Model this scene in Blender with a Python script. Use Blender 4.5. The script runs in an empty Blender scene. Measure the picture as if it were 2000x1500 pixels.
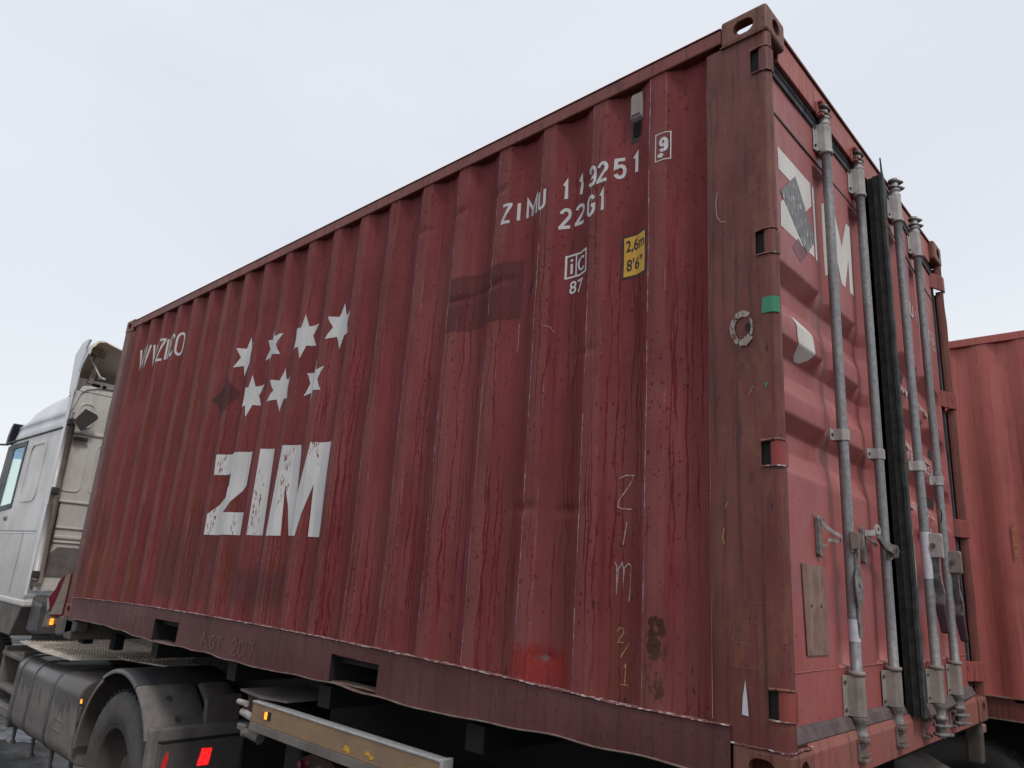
import bpy, bmesh, math, random
from mathutils import Vector, Matrix
random.seed(7)
rad = math.radians
S = bpy.context.scene
COL = S.collection

# ------------------------------------------------------------------ camera, sky, sun, exposure
cam_data = bpy.data.cameras.new("camera")
cam = bpy.data.objects.new("camera", cam_data)
COL.objects.link(cam)
CP = Vector((0.860209, -2.095139, 0.518841))
YAW, PITCH, ROLL, FPX = 2.3310137, 0.2680651, 0.0665607, 1402.287
fwd = Vector((math.cos(PITCH) * math.cos(YAW), math.cos(PITCH) * math.sin(YAW), math.sin(PITCH)))
rt = fwd.cross(Vector((0, 0, 1))).normalized()
up = rt.cross(fwd)
rt2 = rt * math.cos(ROLL) + up * math.sin(ROLL)
up2 = up * math.cos(ROLL) - rt * math.sin(ROLL)
mw = Matrix((rt2, up2, -fwd)).transposed().to_4x4()
mw.translation = CP
cam.matrix_world = mw
cam_data.sensor_width = 36.0
cam_data.lens = FPX / 2000 * 36
cam_data.clip_start = 0.05
cam_data.clip_end = 1500
S.camera = cam

SUN_EL, SUN_AZ = rad(52), rad(-22)      # direction towards the sun: azimuth from +X towards +Y
world = bpy.data.worlds.new("World")
S.world = world
world.use_nodes = True
wt = world.node_tree
wt.nodes.clear()
wo = wt.nodes.new('ShaderNodeOutputWorld')
bg = wt.nodes.new('ShaderNodeBackground')
bg.inputs['Strength'].default_value = 0.1
sky = wt.nodes.new('ShaderNodeTexSky')
sky.sky_type = 'NISHITA'
sky.sun_disc = False
sky.sun_elevation = SUN_EL
sky.sun_rotation = rad(90) - SUN_AZ
tc = wt.nodes.new('ShaderNodeTexCoord')
mp = wt.nodes.new('ShaderNodeMapping')
mp.inputs['Scale'].default_value = (1.0, 1.0, 2.6)
nz = wt.nodes.new('ShaderNodeTexNoise')
nz.inputs['Scale'].default_value = 1.1
nz.inputs['Detail'].default_value = 5
nz.inputs['Roughness'].default_value = 0.45
cr = wt.nodes.new('ShaderNodeValToRGB')
cr.color_ramp.elements[0].position = 0.3
cr.color_ramp.elements[0].color = (7.1, 7.6, 8.45, 1)
cr.color_ramp.elements[1].position = 0.72
cr.color_ramp.elements[1].color = (8.9, 9.25, 9.8, 1)
sx = wt.nodes.new('ShaderNodeSeparateXYZ')
hz = wt.nodes.new('ShaderNodeMapRange')
hz.inputs['From Min'].default_value = 0.0
hz.inputs['From Max'].default_value = 0.55
hz.inputs['To Min'].default_value = 1.0
hz.inputs['To Max'].default_value = 0.0
hmix = wt.nodes.new('ShaderNodeMix')
hmix.data_type = 'RGBA'
hmix.inputs['B'].default_value = (9.3, 9.6, 9.9, 1)
smix = wt.nodes.new('ShaderNodeMix')
smix.data_type = 'RGBA'
smix.inputs['Factor'].default_value = 0.93
L = wt.links.new
L(tc.outputs['Generated'], mp.inputs['Vector'])
L(mp.outputs['Vector'], nz.inputs['Vector'])
L(nz.outputs['Fac'], cr.inputs['Fac'])
L(tc.outputs['Generated'], sx.inputs['Vector'])
L(sx.outputs['Z'], hz.inputs['Value'])
L(hz.outputs['Result'], hmix.inputs['Factor'])
L(cr.outputs['Color'], hmix.inputs['A'])
L(sky.outputs['Color'], smix.inputs['A'])
L(hmix.outputs['Result'], smix.inputs['B'])
L(smix.outputs['Result'], bg.inputs['Color'])
L(bg.outputs['Background'], wo.inputs['Surface'])

sun_d = bpy.data.lights.new("sun", 'SUN')
sun_d.energy = 1.5
sun_d.angle = rad(11)
sun_d.color = (1.0, 0.96, 0.91)
sun = bpy.data.objects.new("sun", sun_d)
COL.objects.link(sun)
sdir = Vector((math.cos(SUN_EL) * math.cos(SUN_AZ), math.cos(SUN_EL) * math.sin(SUN_AZ), math.sin(SUN_EL)))
sun.rotation_euler = (-sdir).to_track_quat('-Z', 'Y').to_euler()
S.view_settings.view_transform = 'Standard'
S.view_settings.look = 'None'
S.view_settings.exposure = 0.0
S.view_settings.gamma = 1.0
S.view_settings.use_curve_mapping = False

GZ = -1.37            # ground level; z = 0 is the underside of the maroon container

# ------------------------------------------------------------------ node helper
class NT:
    def __init__(s, name):
        s.m = bpy.data.materials.new(name)
        s.m.use_nodes = True
        s.t = s.m.node_tree
        s.t.nodes.clear()
        s.out = s.t.nodes.new('ShaderNodeOutputMaterial')
        s.b = s.t.nodes.new('ShaderNodeBsdfPrincipled')
        s.t.links.new(s.b.outputs[0], s.out.inputs['Surface'])
        s.tc = s.t.nodes.new('ShaderNodeTexCoord')
        s.P = s.tc.outputs['Object']
        sp = s.t.nodes.new('ShaderNodeSeparateXYZ')
        s.t.links.new(s.P, sp.inputs[0])
        s.x, s.y, s.z = sp.outputs
    def put(s, sock, v):
        if isinstance(v, bpy.types.NodeSocket):
            s.t.links.new(v, sock)
        elif isinstance(v, (tuple, list)) and len(v) == 3 and sock.type == 'RGBA':
            sock.default_value = (*v, 1)
        else:
            sock.default_value = v
    def math(s, op, a, b=None, c=None, clamp=False):
        n = s.t.nodes.new('ShaderNodeMath')
        n.operation = op
        n.use_clamp = clamp
        s.put(n.inputs[0], a)
        if b is not None: s.put(n.inputs[1], b)
        if c is not None: s.put(n.inputs[2], c)
        return n.outputs[0]
    def add(s, a, b): return s.math('ADD', a, b)
    def mul(s, a, b): return s.math('MULTIPLY', a, b)
    def sub(s, a, b): return s.math('SUBTRACT', a, b)
    def vec(s, x, y, z):
        n = s.t.nodes.new('ShaderNodeCombineXYZ')
        for i, v in enumerate((x, y, z)): s.put(n.inputs[i], v)
        return n.outputs[0]
    def scaled(s, sx, sy, sz, off=0):
        n = s.t.nodes.new('ShaderNodeMapping')
        s.t.links.new(s.P, n.inputs['Vector'])
        n.inputs['Scale'].default_value = (sx, sy, sz)
        n.inputs['Location'].default_value = (off, off * 1.7, off * .6)
        return n.outputs[0]
    def noise(s, vec, scale=1.0, detail=4, rough=.55, dist=0):
        n = s.t.nodes.new('ShaderNodeTexNoise')
        s.put(n.inputs['Vector'], vec)
        n.inputs['Scale'].default_value = scale
        n.inputs['Detail'].default_value = detail
        n.inputs['Roughness'].default_value = rough
        n.inputs['Distortion'].default_value = dist
        return n.outputs['Fac']
    def vor(s, vec, scale, dim='3D', feat='F1'):
        n = s.t.nodes.new('ShaderNodeTexVoronoi')
        n.voronoi_dimensions = dim
        n.feature = feat
        if dim == '1D':
            s.put(n.inputs['W'], vec)
        else:
            s.put(n.inputs['Vector'], vec)
        n.inputs['Scale'].default_value = scale
        return n.outputs['Distance'], n.outputs.get('Color')
    def rng(s, v, a, b, lo=0.0, hi=1.0, smooth=True):
        n = s.t.nodes.new('ShaderNodeMapRange')
        n.interpolation_type = 'SMOOTHSTEP' if smooth else 'LINEAR'
        s.put(n.inputs['Value'], v)
        for k, w in zip(('From Min', 'From Max', 'To Min', 'To Max'), (a, b, lo, hi)):
            s.put(n.inputs[k], w)
        return n.outputs['Result']
    def mix(s, f, a, b):
        n = s.t.nodes.new('ShaderNodeMix')
        n.data_type = 'RGBA'
        s.put(n.inputs['Factor'], f)
        s.put(n.inputs['A'], a)
        s.put(n.inputs['B'], b)
        return n.outputs['Result']
    def sep(s, c):
        n = s.t.nodes.new('ShaderNodeSeparateXYZ')
        s.t.links.new(c, n.inputs[0])
        return n.outputs
    def bump(s, h, strength=.3, dist=.01):
        n = s.t.nodes.new('ShaderNodeBump')
        n.inputs['Strength'].default_value = strength
        n.inputs['Distance'].default_value = dist
        s.put(n.inputs['Height'], h)
        s.t.links.new(n.outputs[0], s.b.inputs['Normal'])
    def box(s, x0, x1, z0, z1, soft=.004, wob=0.0, wscale=30):
        """soft mask for a rectangle in object x / z"""
        x, z = s.x, s.z
        if wob:
            nn = s.mul(s.sub(s.noise(s.P, wscale, 2), .5), wob)
            x = s.add(x, nn)
            z = s.add(z, nn)
        a = s.rng(x, x0 - soft, x0 + soft)
        b = s.rng(x, x1 - soft, x1 + soft, 1.0, 0.0)
        c = s.rng(z, z0 - soft, z0 + soft)
        d = s.rng(z, z1 - soft, z1 + soft, 1.0, 0.0)
        return s.mul(s.mul(a, b), s.mul(c, d))
    def fin(s, color, rough=.5, metal=0.0, spec=.5):
        s.put(s.b.inputs['Base Color'], color)
        s.put(s.b.inputs['Roughness'], rough)
        s.put(s.b.inputs['Metallic'], metal)
        s.put(s.b.inputs['Specular IOR Level'], spec)
        return s.m

PITCHX, RX0 = 0.2785, -0.4860      # corrugation pitch, x of the first outer-flat left edge

def side_paint():
    n = NT('weathered_maroon_side_paint')
    dust = n.noise(n.scaled(1.2, 1.2, .8), 2.2, 6, .62)
    fine = n.noise(n.scaled(9, 9, 2.2, 3), 2.0, 5, .65)
    col = n.mix(n.rng(dust, .3, .72), (.165, .036, .042), (.222, .052, .058))
    col = n.mix(n.rng(fine, .4, .75, 0, .55), col, (.140, .034, .034))
    # grime increasing to the far end and low down
    brown = n.rng(n.noise(n.scaled(5.0, 5, .7, 9), 1.6, 5, .65), .38, .68)
    farf = n.rng(n.x, -6.2, -2.5, .85, .25)
    lowf = n.rng(n.z, .1, 1.3, .5, 0.0)
    col = n.mix(n.math('MULTIPLY', brown, n.add(farf, lowf), clamp=True), col, (.140, .052, .032))
    lite = n.noise(n.vec(n.mul(n.x, 3.2), 2.0, n.mul(n.z, .7)), 1.3, 4, .6)
    col = n.mix(n.rng(lite, .48, .66, 0, .45), col, (.240, .078, .078))
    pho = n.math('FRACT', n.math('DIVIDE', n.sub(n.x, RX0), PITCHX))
    flat_lit = n.mul(n.rng(pho, .0, .03), n.rng(pho, .22, .30, 1, 0))
    flat_lit_noise = n.noise(n.vec(n.mul(n.x, 2.0), 6.0, n.mul(n.z, 1.6)), 1.5, 4, .6)
    col = n.mix(n.mul(flat_lit, n.rng(flat_lit_noise, .3, .65, .12, .62)), col, (.240, .090, .080))  # outer flats tinted lighter: rib light contrast painted into the colour
    # vertical grime streaks
    gs = n.noise(n.vec(n.mul(n.x, 34), 0.0, n.mul(n.z, .9)), 1.0, 4, .6)
    col = n.mix(n.rng(gs, .52, .75, 0, .5), col, (.115, .030, .026))
    # faded darker repaint patches
    p1 = n.box(-1.594, -1.148, 1.625, 1.905, .004, .006)
    col = n.mix(n.mul(p1, .72), col, (.088, .032, .034))
    dsum = n.add(n.math('ABSOLUTE', n.sub(n.x, -3.845)), n.mul(n.math('ABSOLUTE', n.sub(n.z, 1.605)), 1.23))
    dia = n.rng(dsum, .178, .190, 1.0, 0.0)
    col = n.mix(n.mul(dia, .8), col, (.066, .034, .034))
    p2 = n.box(-4.4, -3.62, .27, .74, .03, .05, 6)
    col = n.mix(n.mul(p2, .38), col, (.085, .045, .045))
    p3 = n.box(-3.3, -2.75, .30, .50, .05, .08, 5)
    col = n.mix(n.mul(p3, .5), col, (.055, .038, .040))
    red = n.box(-1.065, -.800, .10, .300, .020, .05, 14)
    red = n.mul(red, n.rng(n.noise(n.scaled(1, 1, 1, 21), 22, 5, .7), .36, .56, .35, 1))
    col = n.mix(n.mul(red, .72), col, (.26, .024, .019))
    dent = n.rng(n.add(n.mul(n.math('ABSOLUTE', n.add(n.x, .915)), 1.0), n.mul(n.math('ABSOLUTE', n.sub(n.z, .262)), 2.0)), .008, .034, 1, 0)
    col = n.mix(n.mul(dent, .7), col, (.15, .12, .13))
    # wet runs: dark saturated wavy lines where rain washed the dust off
    wet = None
    for k, (F, amp, wd, cut) in enumerate(((17, .24, .062, .30), (23, .32, .055, .50), (11, .28, .058, .3), (38, .40, .080, .78))):
        wob = n.noise(n.vec(n.mul(n.x, 1.7), 3.1 * k, n.mul(n.z, 3.4)), 1.3, 2, .5)
        w = n.add(n.mul(n.x, F), n.add(n.mul(wob, amp * F * .17), 7.3 * k))
        d, c = n.vor(w, 1.0, '1D')
        r1, r2, r3 = n.sep(c)
        width = n.mul(n.rng(n.noise(n.vec(n.mul(n.x, 9), k, n.mul(n.z, 14)), 1.5, 2), .35, .7, .45, 1.45), wd * F / 17 * .90)
        line = n.rng(n.math('DIVIDE', d, width), .72, 1.25, 1.0, 0.0)
        top = n.rng(r1, 0, 1, .75, 2.62, False)
        length = n.rng(r2, 0, 1, .5, 2.4, False)
        below = n.rng(n.sub(top, n.z), 0, .08)
        above = n.rng(n.sub(n.z, n.sub(top, length)), 0, .12)
        gate = n.math('GREATER_THAN', r3, cut)
        m = n.mul(n.mul(line, n.mul(below, above)), gate)
        wet = m if wet is None else n.math('MAXIMUM', wet, m)
    for k, (sc, th, g) in enumerate(((50, .30, .50), (95, .30, .52), (30, .20, .66))):
        d, c = n.vor(n.scaled(1, 1, .8, k * 2.3), sc)
        r1, r2, r3 = n.sep(c)
        spot = n.mul(n.rng(n.math('DIVIDE', d, n.add(n.mul(r2, th), .05)), .75, 1.1, 1.0, 0.0), n.math('GREATER_THAN', r1, g))
        wet = n.math('MAXIMUM', wet, n.mul(spot, .85))
    # broad soaked zones
    soak = n.rng(n.noise(n.vec(n.mul(n.x, 13), 5.0, n.mul(n.z, 1.1)), 1.0, 5, .65), .56, .70, 0, .65)
    wet = n.math('MAXIMUM', wet, soak)
    nearf = n.rng(n.x, -5.8, -2.6, .45, 1.0)
    wet = n.mul(wet, n.mul(nearf, n.rng(n.noise(n.vec(n.mul(n.x, 2.3), 9.0, n.mul(n.z, 1.3)), 1.0, 3, .6), .36, .56, .25, 1.0)))
    col = n.mix(n.mul(wet, .80), col, (.104, .0100, .0125))
    # chipped edges along the ridge lines
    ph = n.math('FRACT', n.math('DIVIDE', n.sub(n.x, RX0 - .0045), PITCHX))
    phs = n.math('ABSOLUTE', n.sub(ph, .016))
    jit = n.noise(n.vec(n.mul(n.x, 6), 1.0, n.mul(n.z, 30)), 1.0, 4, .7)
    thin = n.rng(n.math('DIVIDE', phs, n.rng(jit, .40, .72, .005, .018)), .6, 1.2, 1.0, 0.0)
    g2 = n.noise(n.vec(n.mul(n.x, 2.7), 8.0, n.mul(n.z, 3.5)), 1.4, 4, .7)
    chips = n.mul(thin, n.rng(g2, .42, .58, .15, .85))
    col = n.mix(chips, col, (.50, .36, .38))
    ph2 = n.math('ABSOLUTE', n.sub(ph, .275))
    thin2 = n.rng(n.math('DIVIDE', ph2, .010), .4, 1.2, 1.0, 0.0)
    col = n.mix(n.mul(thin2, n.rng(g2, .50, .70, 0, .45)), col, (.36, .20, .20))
    # rust pin holes and black oily stains near the rear lower corner
    st = n.noise(n.scaled(1, 1, .7, 4), 21, 6, .68)
    zone = n.mul(n.rng(n.math('ABSOLUTE', n.add(n.x, .435)), .015, .085, 1, 0), n.rng(n.math('ABSOLUTE', n.sub(n.z, .31)), .10, .21, 1, 0))
    col = n.mix(n.mul(n.rng(n.mul(st, n.add(zone, .12)), .50, .60), .9), col, (.026, .016, .014))
    halo = n.mul(n.rng(n.math('ABSOLUTE', n.add(n.x, .435)), .02, .16, 1, 0), n.rng(n.z, .15, .62, 1, 0))
    col = n.mix(n.mul(halo, .35), col, (.17, .075, .055))
    rs = n.noise(n.scaled(1, 1, .4, 7), 24, 3, .6)
    col = n.mix(n.mul(n.rng(rs, .68, .73), n.rng(n.z, .2, .9, .8, .15)), col, (.035, .018, .014))
    dots, dc = n.vor(n.scaled(1, 1, 1, 11), 30)
    dr = n.sep(dc)
    col = n.mix(n.mul(n.rng(dots, .07, .12, 1, 0), n.math('GREATER_THAN', dr[0], .80)), col, (.045, .018, .014))
    # fine pale scratches
    sc = n.noise(n.vec(n.mul(n.add(n.x, n.mul(n.z, .12)), 190), 0.0, n.mul(n.z, 5)), 1.0, 2, .5)
    sg = n.noise(n.scaled(1, 1, 1, 15), 1.9, 3, .6)
    col = n.mix(n.mul(n.rng(sc, .74, .78), n.rng(sg, .56, .66, 0, .5)), col, (.42, .30, .30))
    rough = n.math('SUBTRACT', n.rng(fine, .3, .7, .50, .62), n.mul(wet, .16))
    n.bump(n.add(n.mul(fine, .5), n.mul(wet, -.2)), .12, .004)
    return n.fin(col, n.add(rough, .14), 0, .07)

def old_paint(name, a, b, rust=.35, rustcol=(.16, .055, .022), scratch=.5, rough=.55, dark=(.055, .022, .017), scale=1.0, spec=.35):
    n = NT(name)
    f1 = n.noise(n.scaled(1, 1, .45), 3.0 * scale, 6, .62)
    f2 = n.noise(n.scaled(3, 3, .9, 2), 7 * scale, 5, .65)
    col = n.mix(n.rng(f1, .3, .7), a, b)
    r = n.noise(n.scaled(2, 2, .8, 5), 4 * scale, 7, .7)
    col = n.mix(n.rng(r, .52, .70, 0, rust), col, rustcol)
    st = n.noise(n.vec(n.mul(n.add(n.x, n.mul(n.y, 1.0)), 40), 0.0, n.mul(n.z, 1.6)), 1.0, 4, .62)
    col = n.mix(n.rng(st, .50, .68, 0, .75), col, dark)
    st2 = n.noise(n.vec(n.mul(n.add(n.x, n.mul(n.y, 1.0)), 70), 3.0, n.mul(n.z, 3.5)), 1.0, 5, .65)
    col = n.mix(n.rng(st2, .55, .68, 0, .6), col, (a[0] * 1.25, a[1] * .45, a[2] * .5))
    d, c = n.vor(n.scaled(1, 1, .55, 6), 75)
    rr = n.sep(c)
    col = n.mix(n.mul(n.rng(n.math('DIVIDE', d, n.add(n.mul(rr[1], .30), .05)), .7, 1.1, 1, 0), n.math('GREATER_THAN', rr[0], .72)), col, dark)
    d2, c2 = n.vor(n.scaled(1, 1, .35, 6), 28)
    r22 = n.sep(c2)
    col = n.mix(n.mul(n.rng(d2, .08, .16, 1, 0), n.math('GREATER_THAN', r22[0], .8)), col, dark)
    if scratch:
        sc = n.noise(n.vec(n.mul(n.add(n.x, n.add(n.y, n.mul(n.z, .25))), 120), 0.0, n.mul(n.z, 11)), 1.0, 2, .5)
        sg = n.noise(n.scaled(1, 1, 1, 12), 4.5, 3, .6)
        col = n.mix(n.mul(n.rng(sc, .70, .76), n.rng(sg, .52, .62, 0, scratch)), col, (.45, .32, .28))
    n.bump(n.add(f2, n.mul(r, .6)), .22, .004)
    blot = n.noise(n.scaled(1, 1, .6, 31), 9 * scale, 6, .7)
    col = n.mix(n.rng(blot, .56, .70, 0, .6), col, dark)
    return n.fin(col, n.rng(f2, .3, .7, rough - .08, rough + .1), 0, spec)

def door_paint(name='cleaner_red_door_paint'):  # own paint colour, cleaner and pinker than the side wall
    n = NT(name)
    f1 = n.noise(n.scaled(1, 1, .5), 2.5, 5, .6)
    f2 = n.noise(n.scaled(3, 3, 1.5, 2), 6, 5, .6)
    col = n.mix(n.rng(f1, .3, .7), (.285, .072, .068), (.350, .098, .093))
    low = n.rng(n.z, .1, .95, 1.0, 0.0)
    col = n.mix(n.mul(low, n.rng(f2, .35, .7, .15, .75)), col, (.30, .060, .045))
    col = n.mix(n.rng(n.noise(n.scaled(2, 2, .6, 5), 3.2, 5, .65), .52, .7, 0, .5), col, (.30, .105, .088))
    st = n.noise(n.vec(0.0, n.mul(n.y, 55), n.mul(n.z, 1.1)), 1.0, 4, .6)
    col = n.mix(n.rng(st, .54, .74, 0, .30), col, (.20, .045, .035))
    d, c = n.vor(n.scaled(1, 1, 1, 6), 22)
    rr = n.sep(c)
    col = n.mix(n.mul(n.rng(d, .06, .11, 1, 0), n.math('GREATER_THAN', rr[0], .86)), col, (.06, .02, .015))
    blue = n.mul(n.rng(n.noise(n.scaled(1, 1, 1, 9), 5, 4, .7), .5, .66), n.rng(n.math('ABSOLUTE', n.sub(n.z, .53)), .04, .14, .45, 0))
    col = n.mix(blue, col, (.16, .09, .13))
    sc = n.noise(n.vec(0.0, n.mul(n.add(n.y, n.mul(n.z, .3)), 150), n.mul(n.z, 16)), 1.0, 2, .5)
    sg = n.noise(n.scaled(1, 1, 1, 12), 3.5, 3, .6)
    col = n.mix(n.mul(n.rng(sc, .70, .76), n.rng(sg, .55, .66, 0, .4)), col, (.5, .33, .31))
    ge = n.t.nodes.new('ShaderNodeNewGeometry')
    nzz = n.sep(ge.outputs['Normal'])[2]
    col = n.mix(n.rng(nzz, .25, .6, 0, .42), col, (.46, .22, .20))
    n.bump(f2, .10, .004)
    return n.fin(col, n.rng(f2, .3, .7, .40, .55), 0, .4)

def plain(name, a, b=None, scale=8, rough=.55, metal=0, bump=.15, spec=.4, streak=0, streakcol=(.02, .02, .02)):
    n = NT(name)
    b = b or tuple(c * .7 for c in a)
    f = n.noise(n.scaled(1, 1, 1, .5), scale, 6, .62)
    col = n.mix(n.rng(f, .50, .62) if 'edge' in name and 'pale' in name else n.rng(f, .32, .70), a, b)
    if streak:
        st = n.noise(n.vec(n.mul(n.add(n.x, n.y), 26), 0.0, n.mul(n.z, 2.2)), 1.0, 4, .6)
        col = n.mix(n.rng(st, .50, .68, 0, streak), col, streakcol)
    n.bump(f, bump, .004)
    return n.fin(col, n.rng(f, .3, .7, rough, rough + .12), metal, spec)

def white_decal(name, base=(.62, .60, .59), under=(.19, .04, .036), chip=.5, side=True, ridge=True):
    n = NT(name)
    f = n.noise(n.scaled(1, 1, .5), 6, 5, .6)
    col = n.mix(n.rng(f, .3, .7), base, tuple(c * .84 for c in base))
    st = n.noise(n.vec(n.mul(n.add(n.x, n.y), 50), 0.0, n.mul(n.z, 1.5)), 1.0, 4, .6)
    col = n.mix(n.rng(st, .5, .75, 0, .35), col, tuple(c * .6 for c in base))
    hl = n.noise(n.vec(n.mul(n.x, 2), 0.0, n.mul(n.z, 60)), 1.0, 2, .5)
    col = n.mix(n.rng(hl, .71, .74, 0, .35), col, tuple(c * .45 for c in base))
    ch = n.noise(n.scaled(3.2, 3.2, .8, 5), 26, 5, .7)
    if ridge:
        ph = n.math('FRACT', n.math('DIVIDE', n.sub(n.x, RX0 - .0045), PITCHX))
        # slope facing the rear loses most of its print
        zone = n.mul(n.rng(ph, .24, .29), n.rng(ph, .46, .54, 1, 0))
        zn = n.noise(n.scaled(3, 3, 1.2, 7), 1.2, 2, .5)
        zone = n.mul(zone, n.rng(zn, .50, .64, 0, 1.0))
        edge = n.rng(n.math('ABSOLUTE', n.sub(ph, .016)), .01, .035, 1, 0)
        v = n.add(ch, n.add(n.mul(zone, .15), n.mul(edge, .06)))
    else:
        v = ch
    m = n.rng(v, .64 + (.5 - chip) * .2, .655 + (.5 - chip) * .2)
    col = n.mix(m, col, under)
    return n.fin(col, .5, 0, .35)

def emit(name, col, st, base=None):
    n = NT(name)
    n.b.inputs['Emission Color'].default_value = (*col, 1)
    f = n.noise(n.scaled(1, 1, 1), 60, 3, .7)
    n.put(n.b.inputs['Emission Strength'], n.rng(f, .35, .65, st * .45, st))
    return n.fin(base or col, .25, 0, .5)

M = {}
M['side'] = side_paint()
M['post'] = old_paint('scuffed_brown_red_post_paint', (.118, .028, .024), (.176, .054, .046), rust=.80, rustcol=(.185, .075, .036), scale=1.6)
M['postd'] = old_paint('rusty_far_post_paint', (.135, .036, .030), (.175, .050, .038), rust=.6, rustcol=(.22, .082, .035))
M['casting'] = old_paint('rusty_corner_casting_paint', (.150, .060, .042), (.225, .085, .062), rust=.6, rustcol=(.11, .05, .030), scale=1.8)
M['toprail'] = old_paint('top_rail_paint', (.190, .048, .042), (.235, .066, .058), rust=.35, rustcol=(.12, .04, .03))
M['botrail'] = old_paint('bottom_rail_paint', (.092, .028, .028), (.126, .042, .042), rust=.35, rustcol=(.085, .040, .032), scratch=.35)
M['door'] = door_paint()
M['header'] = old_paint('header_paint', (.345, .098, .082), (.41, .125, .105), rust=.25, rustcol=(.3, .12, .07), scratch=.2, dark=(.16, .05, .04))
M['sill'] = old_paint('door_sill_paint', (.30, .085, .075), (.235, .092, .068), rust=.6, rustcol=(.25, .115, .07), scratch=.4, dark=(.12, .045, .035))
M['edge'] = plain('chipped_pale_edge', (.15, .055, .052), (.46, .38, .38), scale=40, rough=.6)
M['seam'] = plain('overpainted_weld', (.24, .065, .055), (.33, .13, .11), scale=40, rough=.6)
M['dirtedge'] = plain('dusty_flange_edge', (.20, .155, .13), (.13, .07, .055), scale=18, rough=.8)
M['gasket'] = plain('weathered_rubber_gasket', (.075, .080, .088), (.035, .037, .042), scale=14, rough=.55, streak=.6, streakcol=(.16, .16, .16))
M['gasketb'] = plain('dusty_bottom_gasket', (.125, .088, .085), (.075, .052, .052), scale=18, rough=.75)
M['black'] = plain('black_door_rubber', (.010, .011, .012), (.018, .020, .019), scale=10, rough=.55)
M['bgreen'] = plain('worn_black_rubber_edge', (.040, .050, .045), (.016, .020, .019), scale=30, rough=.6, bump=.5)
M['dark'] = plain('dark_parts_and_painted_shade', (.012, .009, .009), (.02, .013, .012), scale=6, rough=.8)  # near-black; in pockets, slots and door gap it paints the shade
M['galv'] = plain('galvanised_steel_tube', (.285, .285, .285), (.195, .197, .205), scale=60, rough=.48, metal=.35, bump=.25, streak=.55, streakcol=(.14, .125, .115))
M['galvp'] = plain('galvanised_plate', (.42, .40, .385), (.30, .285, .27), scale=14, rough=.6, metal=.2, bump=.3, streak=.35, streakcol=(.22, .17, .14))
M['galvd'] = plain('dusty_galvanised_plate', (.285, .245, .215), (.19, .165, .15), scale=16, rough=.7, metal=.1, bump=.3)
M['cast'] = plain('rusty_cast_steel', (.17, .13, .115), (.105, .070, .060), scale=30, rough=.7, bump=.5)
M['castg'] = plain('grey_cast_steel', (.26, .24, .23), (.12, .11, .11), scale=40, rough=.55, metal=.3, bump=.4)
M['plate'] = plain('dull_aluminium_plate', (.225, .135, .100), (.160, .092, .066), scale=20, rough=.6, streak=.3, streakcol=(.38, .30, .25), bump=.1)
M['white'] = white_decal('side_white_print', (.60, .58, .57), chip=.22)
M['whitef'] = white_decal('side_white_print_intact', (.60, .58, .57), chip=.16, ridge=False)
M['whited'] = white_decal('door_white_print', (.66, .62, .58), (.33, .08, .075), chip=.30, ridge=False)
M['greyd'] = white_decal('grey_scraped_foil', (.155, .150, .150), (.45, .43, .42), chip=.85, ridge=False)
M['purp'] = plain('faded_purple_patch', (.19, .070, .085), (.16, .060, .07), rough=.5)
M['yellow'] = plain('yellow_height_sticker', (.62, .33, .022), (.56, .29, .02), scale=5, rough=.4, bump=.03)
M['blackp'] = plain('black_print', (.016, .012, .012), (.028, .016, .016), rough=.5, bump=.02)
M['chalk'] = plain('white_chalk', (.46, .37, .35), (.28, .14, .13), scale=90, rough=.8, bump=.02)
M['chalky'] = plain('yellow_chalk', (.42, .27, .10), (.26, .12, .06), scale=90, rough=.8, bump=.02)
M['chalkdim'] = plain('faint_chalk', (.20, .115, .09), (.155, .066, .055), scale=90, rough=.8, bump=.02)
M['green'] = plain('green_tape', (.012, .20, .10), (.010, .16, .08), scale=6, rough=.28, spec=.6, bump=.05)
M['redlug'] = plain('bright_red_hinge_paint', (.30, .035, .032), (.18, .045, .036), scale=25, rough=.45)
M['hinge'] = old_paint('red_hinge_paint', (.27, .055, .042), (.20, .050, .040), rust=.55, scratch=.3)
M['vent'] = plain('grey_plastic_ventilator', (.30, .255, .23), (.24, .20, .18), scale=20, rough=.6, bump=.05)
M['ventd'] = plain('dark_ventilator_seal', (.045, .035, .033), (.07, .045, .042), scale=20, rough=.7)
M['tapew'] = plain('white_tape', (.56, .55, .60), (.46, .44, .49), scale=40, rough=.5, bump=.05)
M['redgrip'] = plain('dark_red_grip', (.045, .018, .030), (.03, .012, .02), rough=.4)
# truck
M['cab'] = plain('dusty_white_cab_paint', (.60, .575, .56), (.50, .475, .455), scale=2.5, rough=.28, bump=.03, spec=.5, streak=.25, streakcol=(.31, .275, .25))
M['cabtop'] = plain('white_cab_roof_paint', (.70, .70, .72), (.60, .60, .62), scale=2, rough=.3, bump=.02, spec=.5)
M['cabrear'] = plain('dusty_cab_rear_wall', (.62, .60, .555), (.53, .505, .46), scale=3, rough=.45, bump=.05, streak=.3, streakcol=(.32, .28, .245))
M['beige'] = plain('beige_inner_spoiler', (.80, .72, .60), (.72, .64, .52), scale=3, rough=.6, bump=.05)
M['mud'] = plain('mud_coated_plastic', (.160, .138, .124), (.110, .094, .085), scale=5, rough=.75, bump=.12, streak=.28, streakcol=(.05, .044, .042))
M['mudw'] = plain('pale_dried_mud', (.185, .165, .150), (.125, .112, .103), scale=8, rough=.8, bump=.15, streak=.2, streakcol=(.08, .07, .065))
M['wetgrey'] = plain('wet_grey_plastic', (.085, .080, .080), (.045, .044, .047), scale=6, rough=.3, bump=.12, spec=.5)
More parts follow.
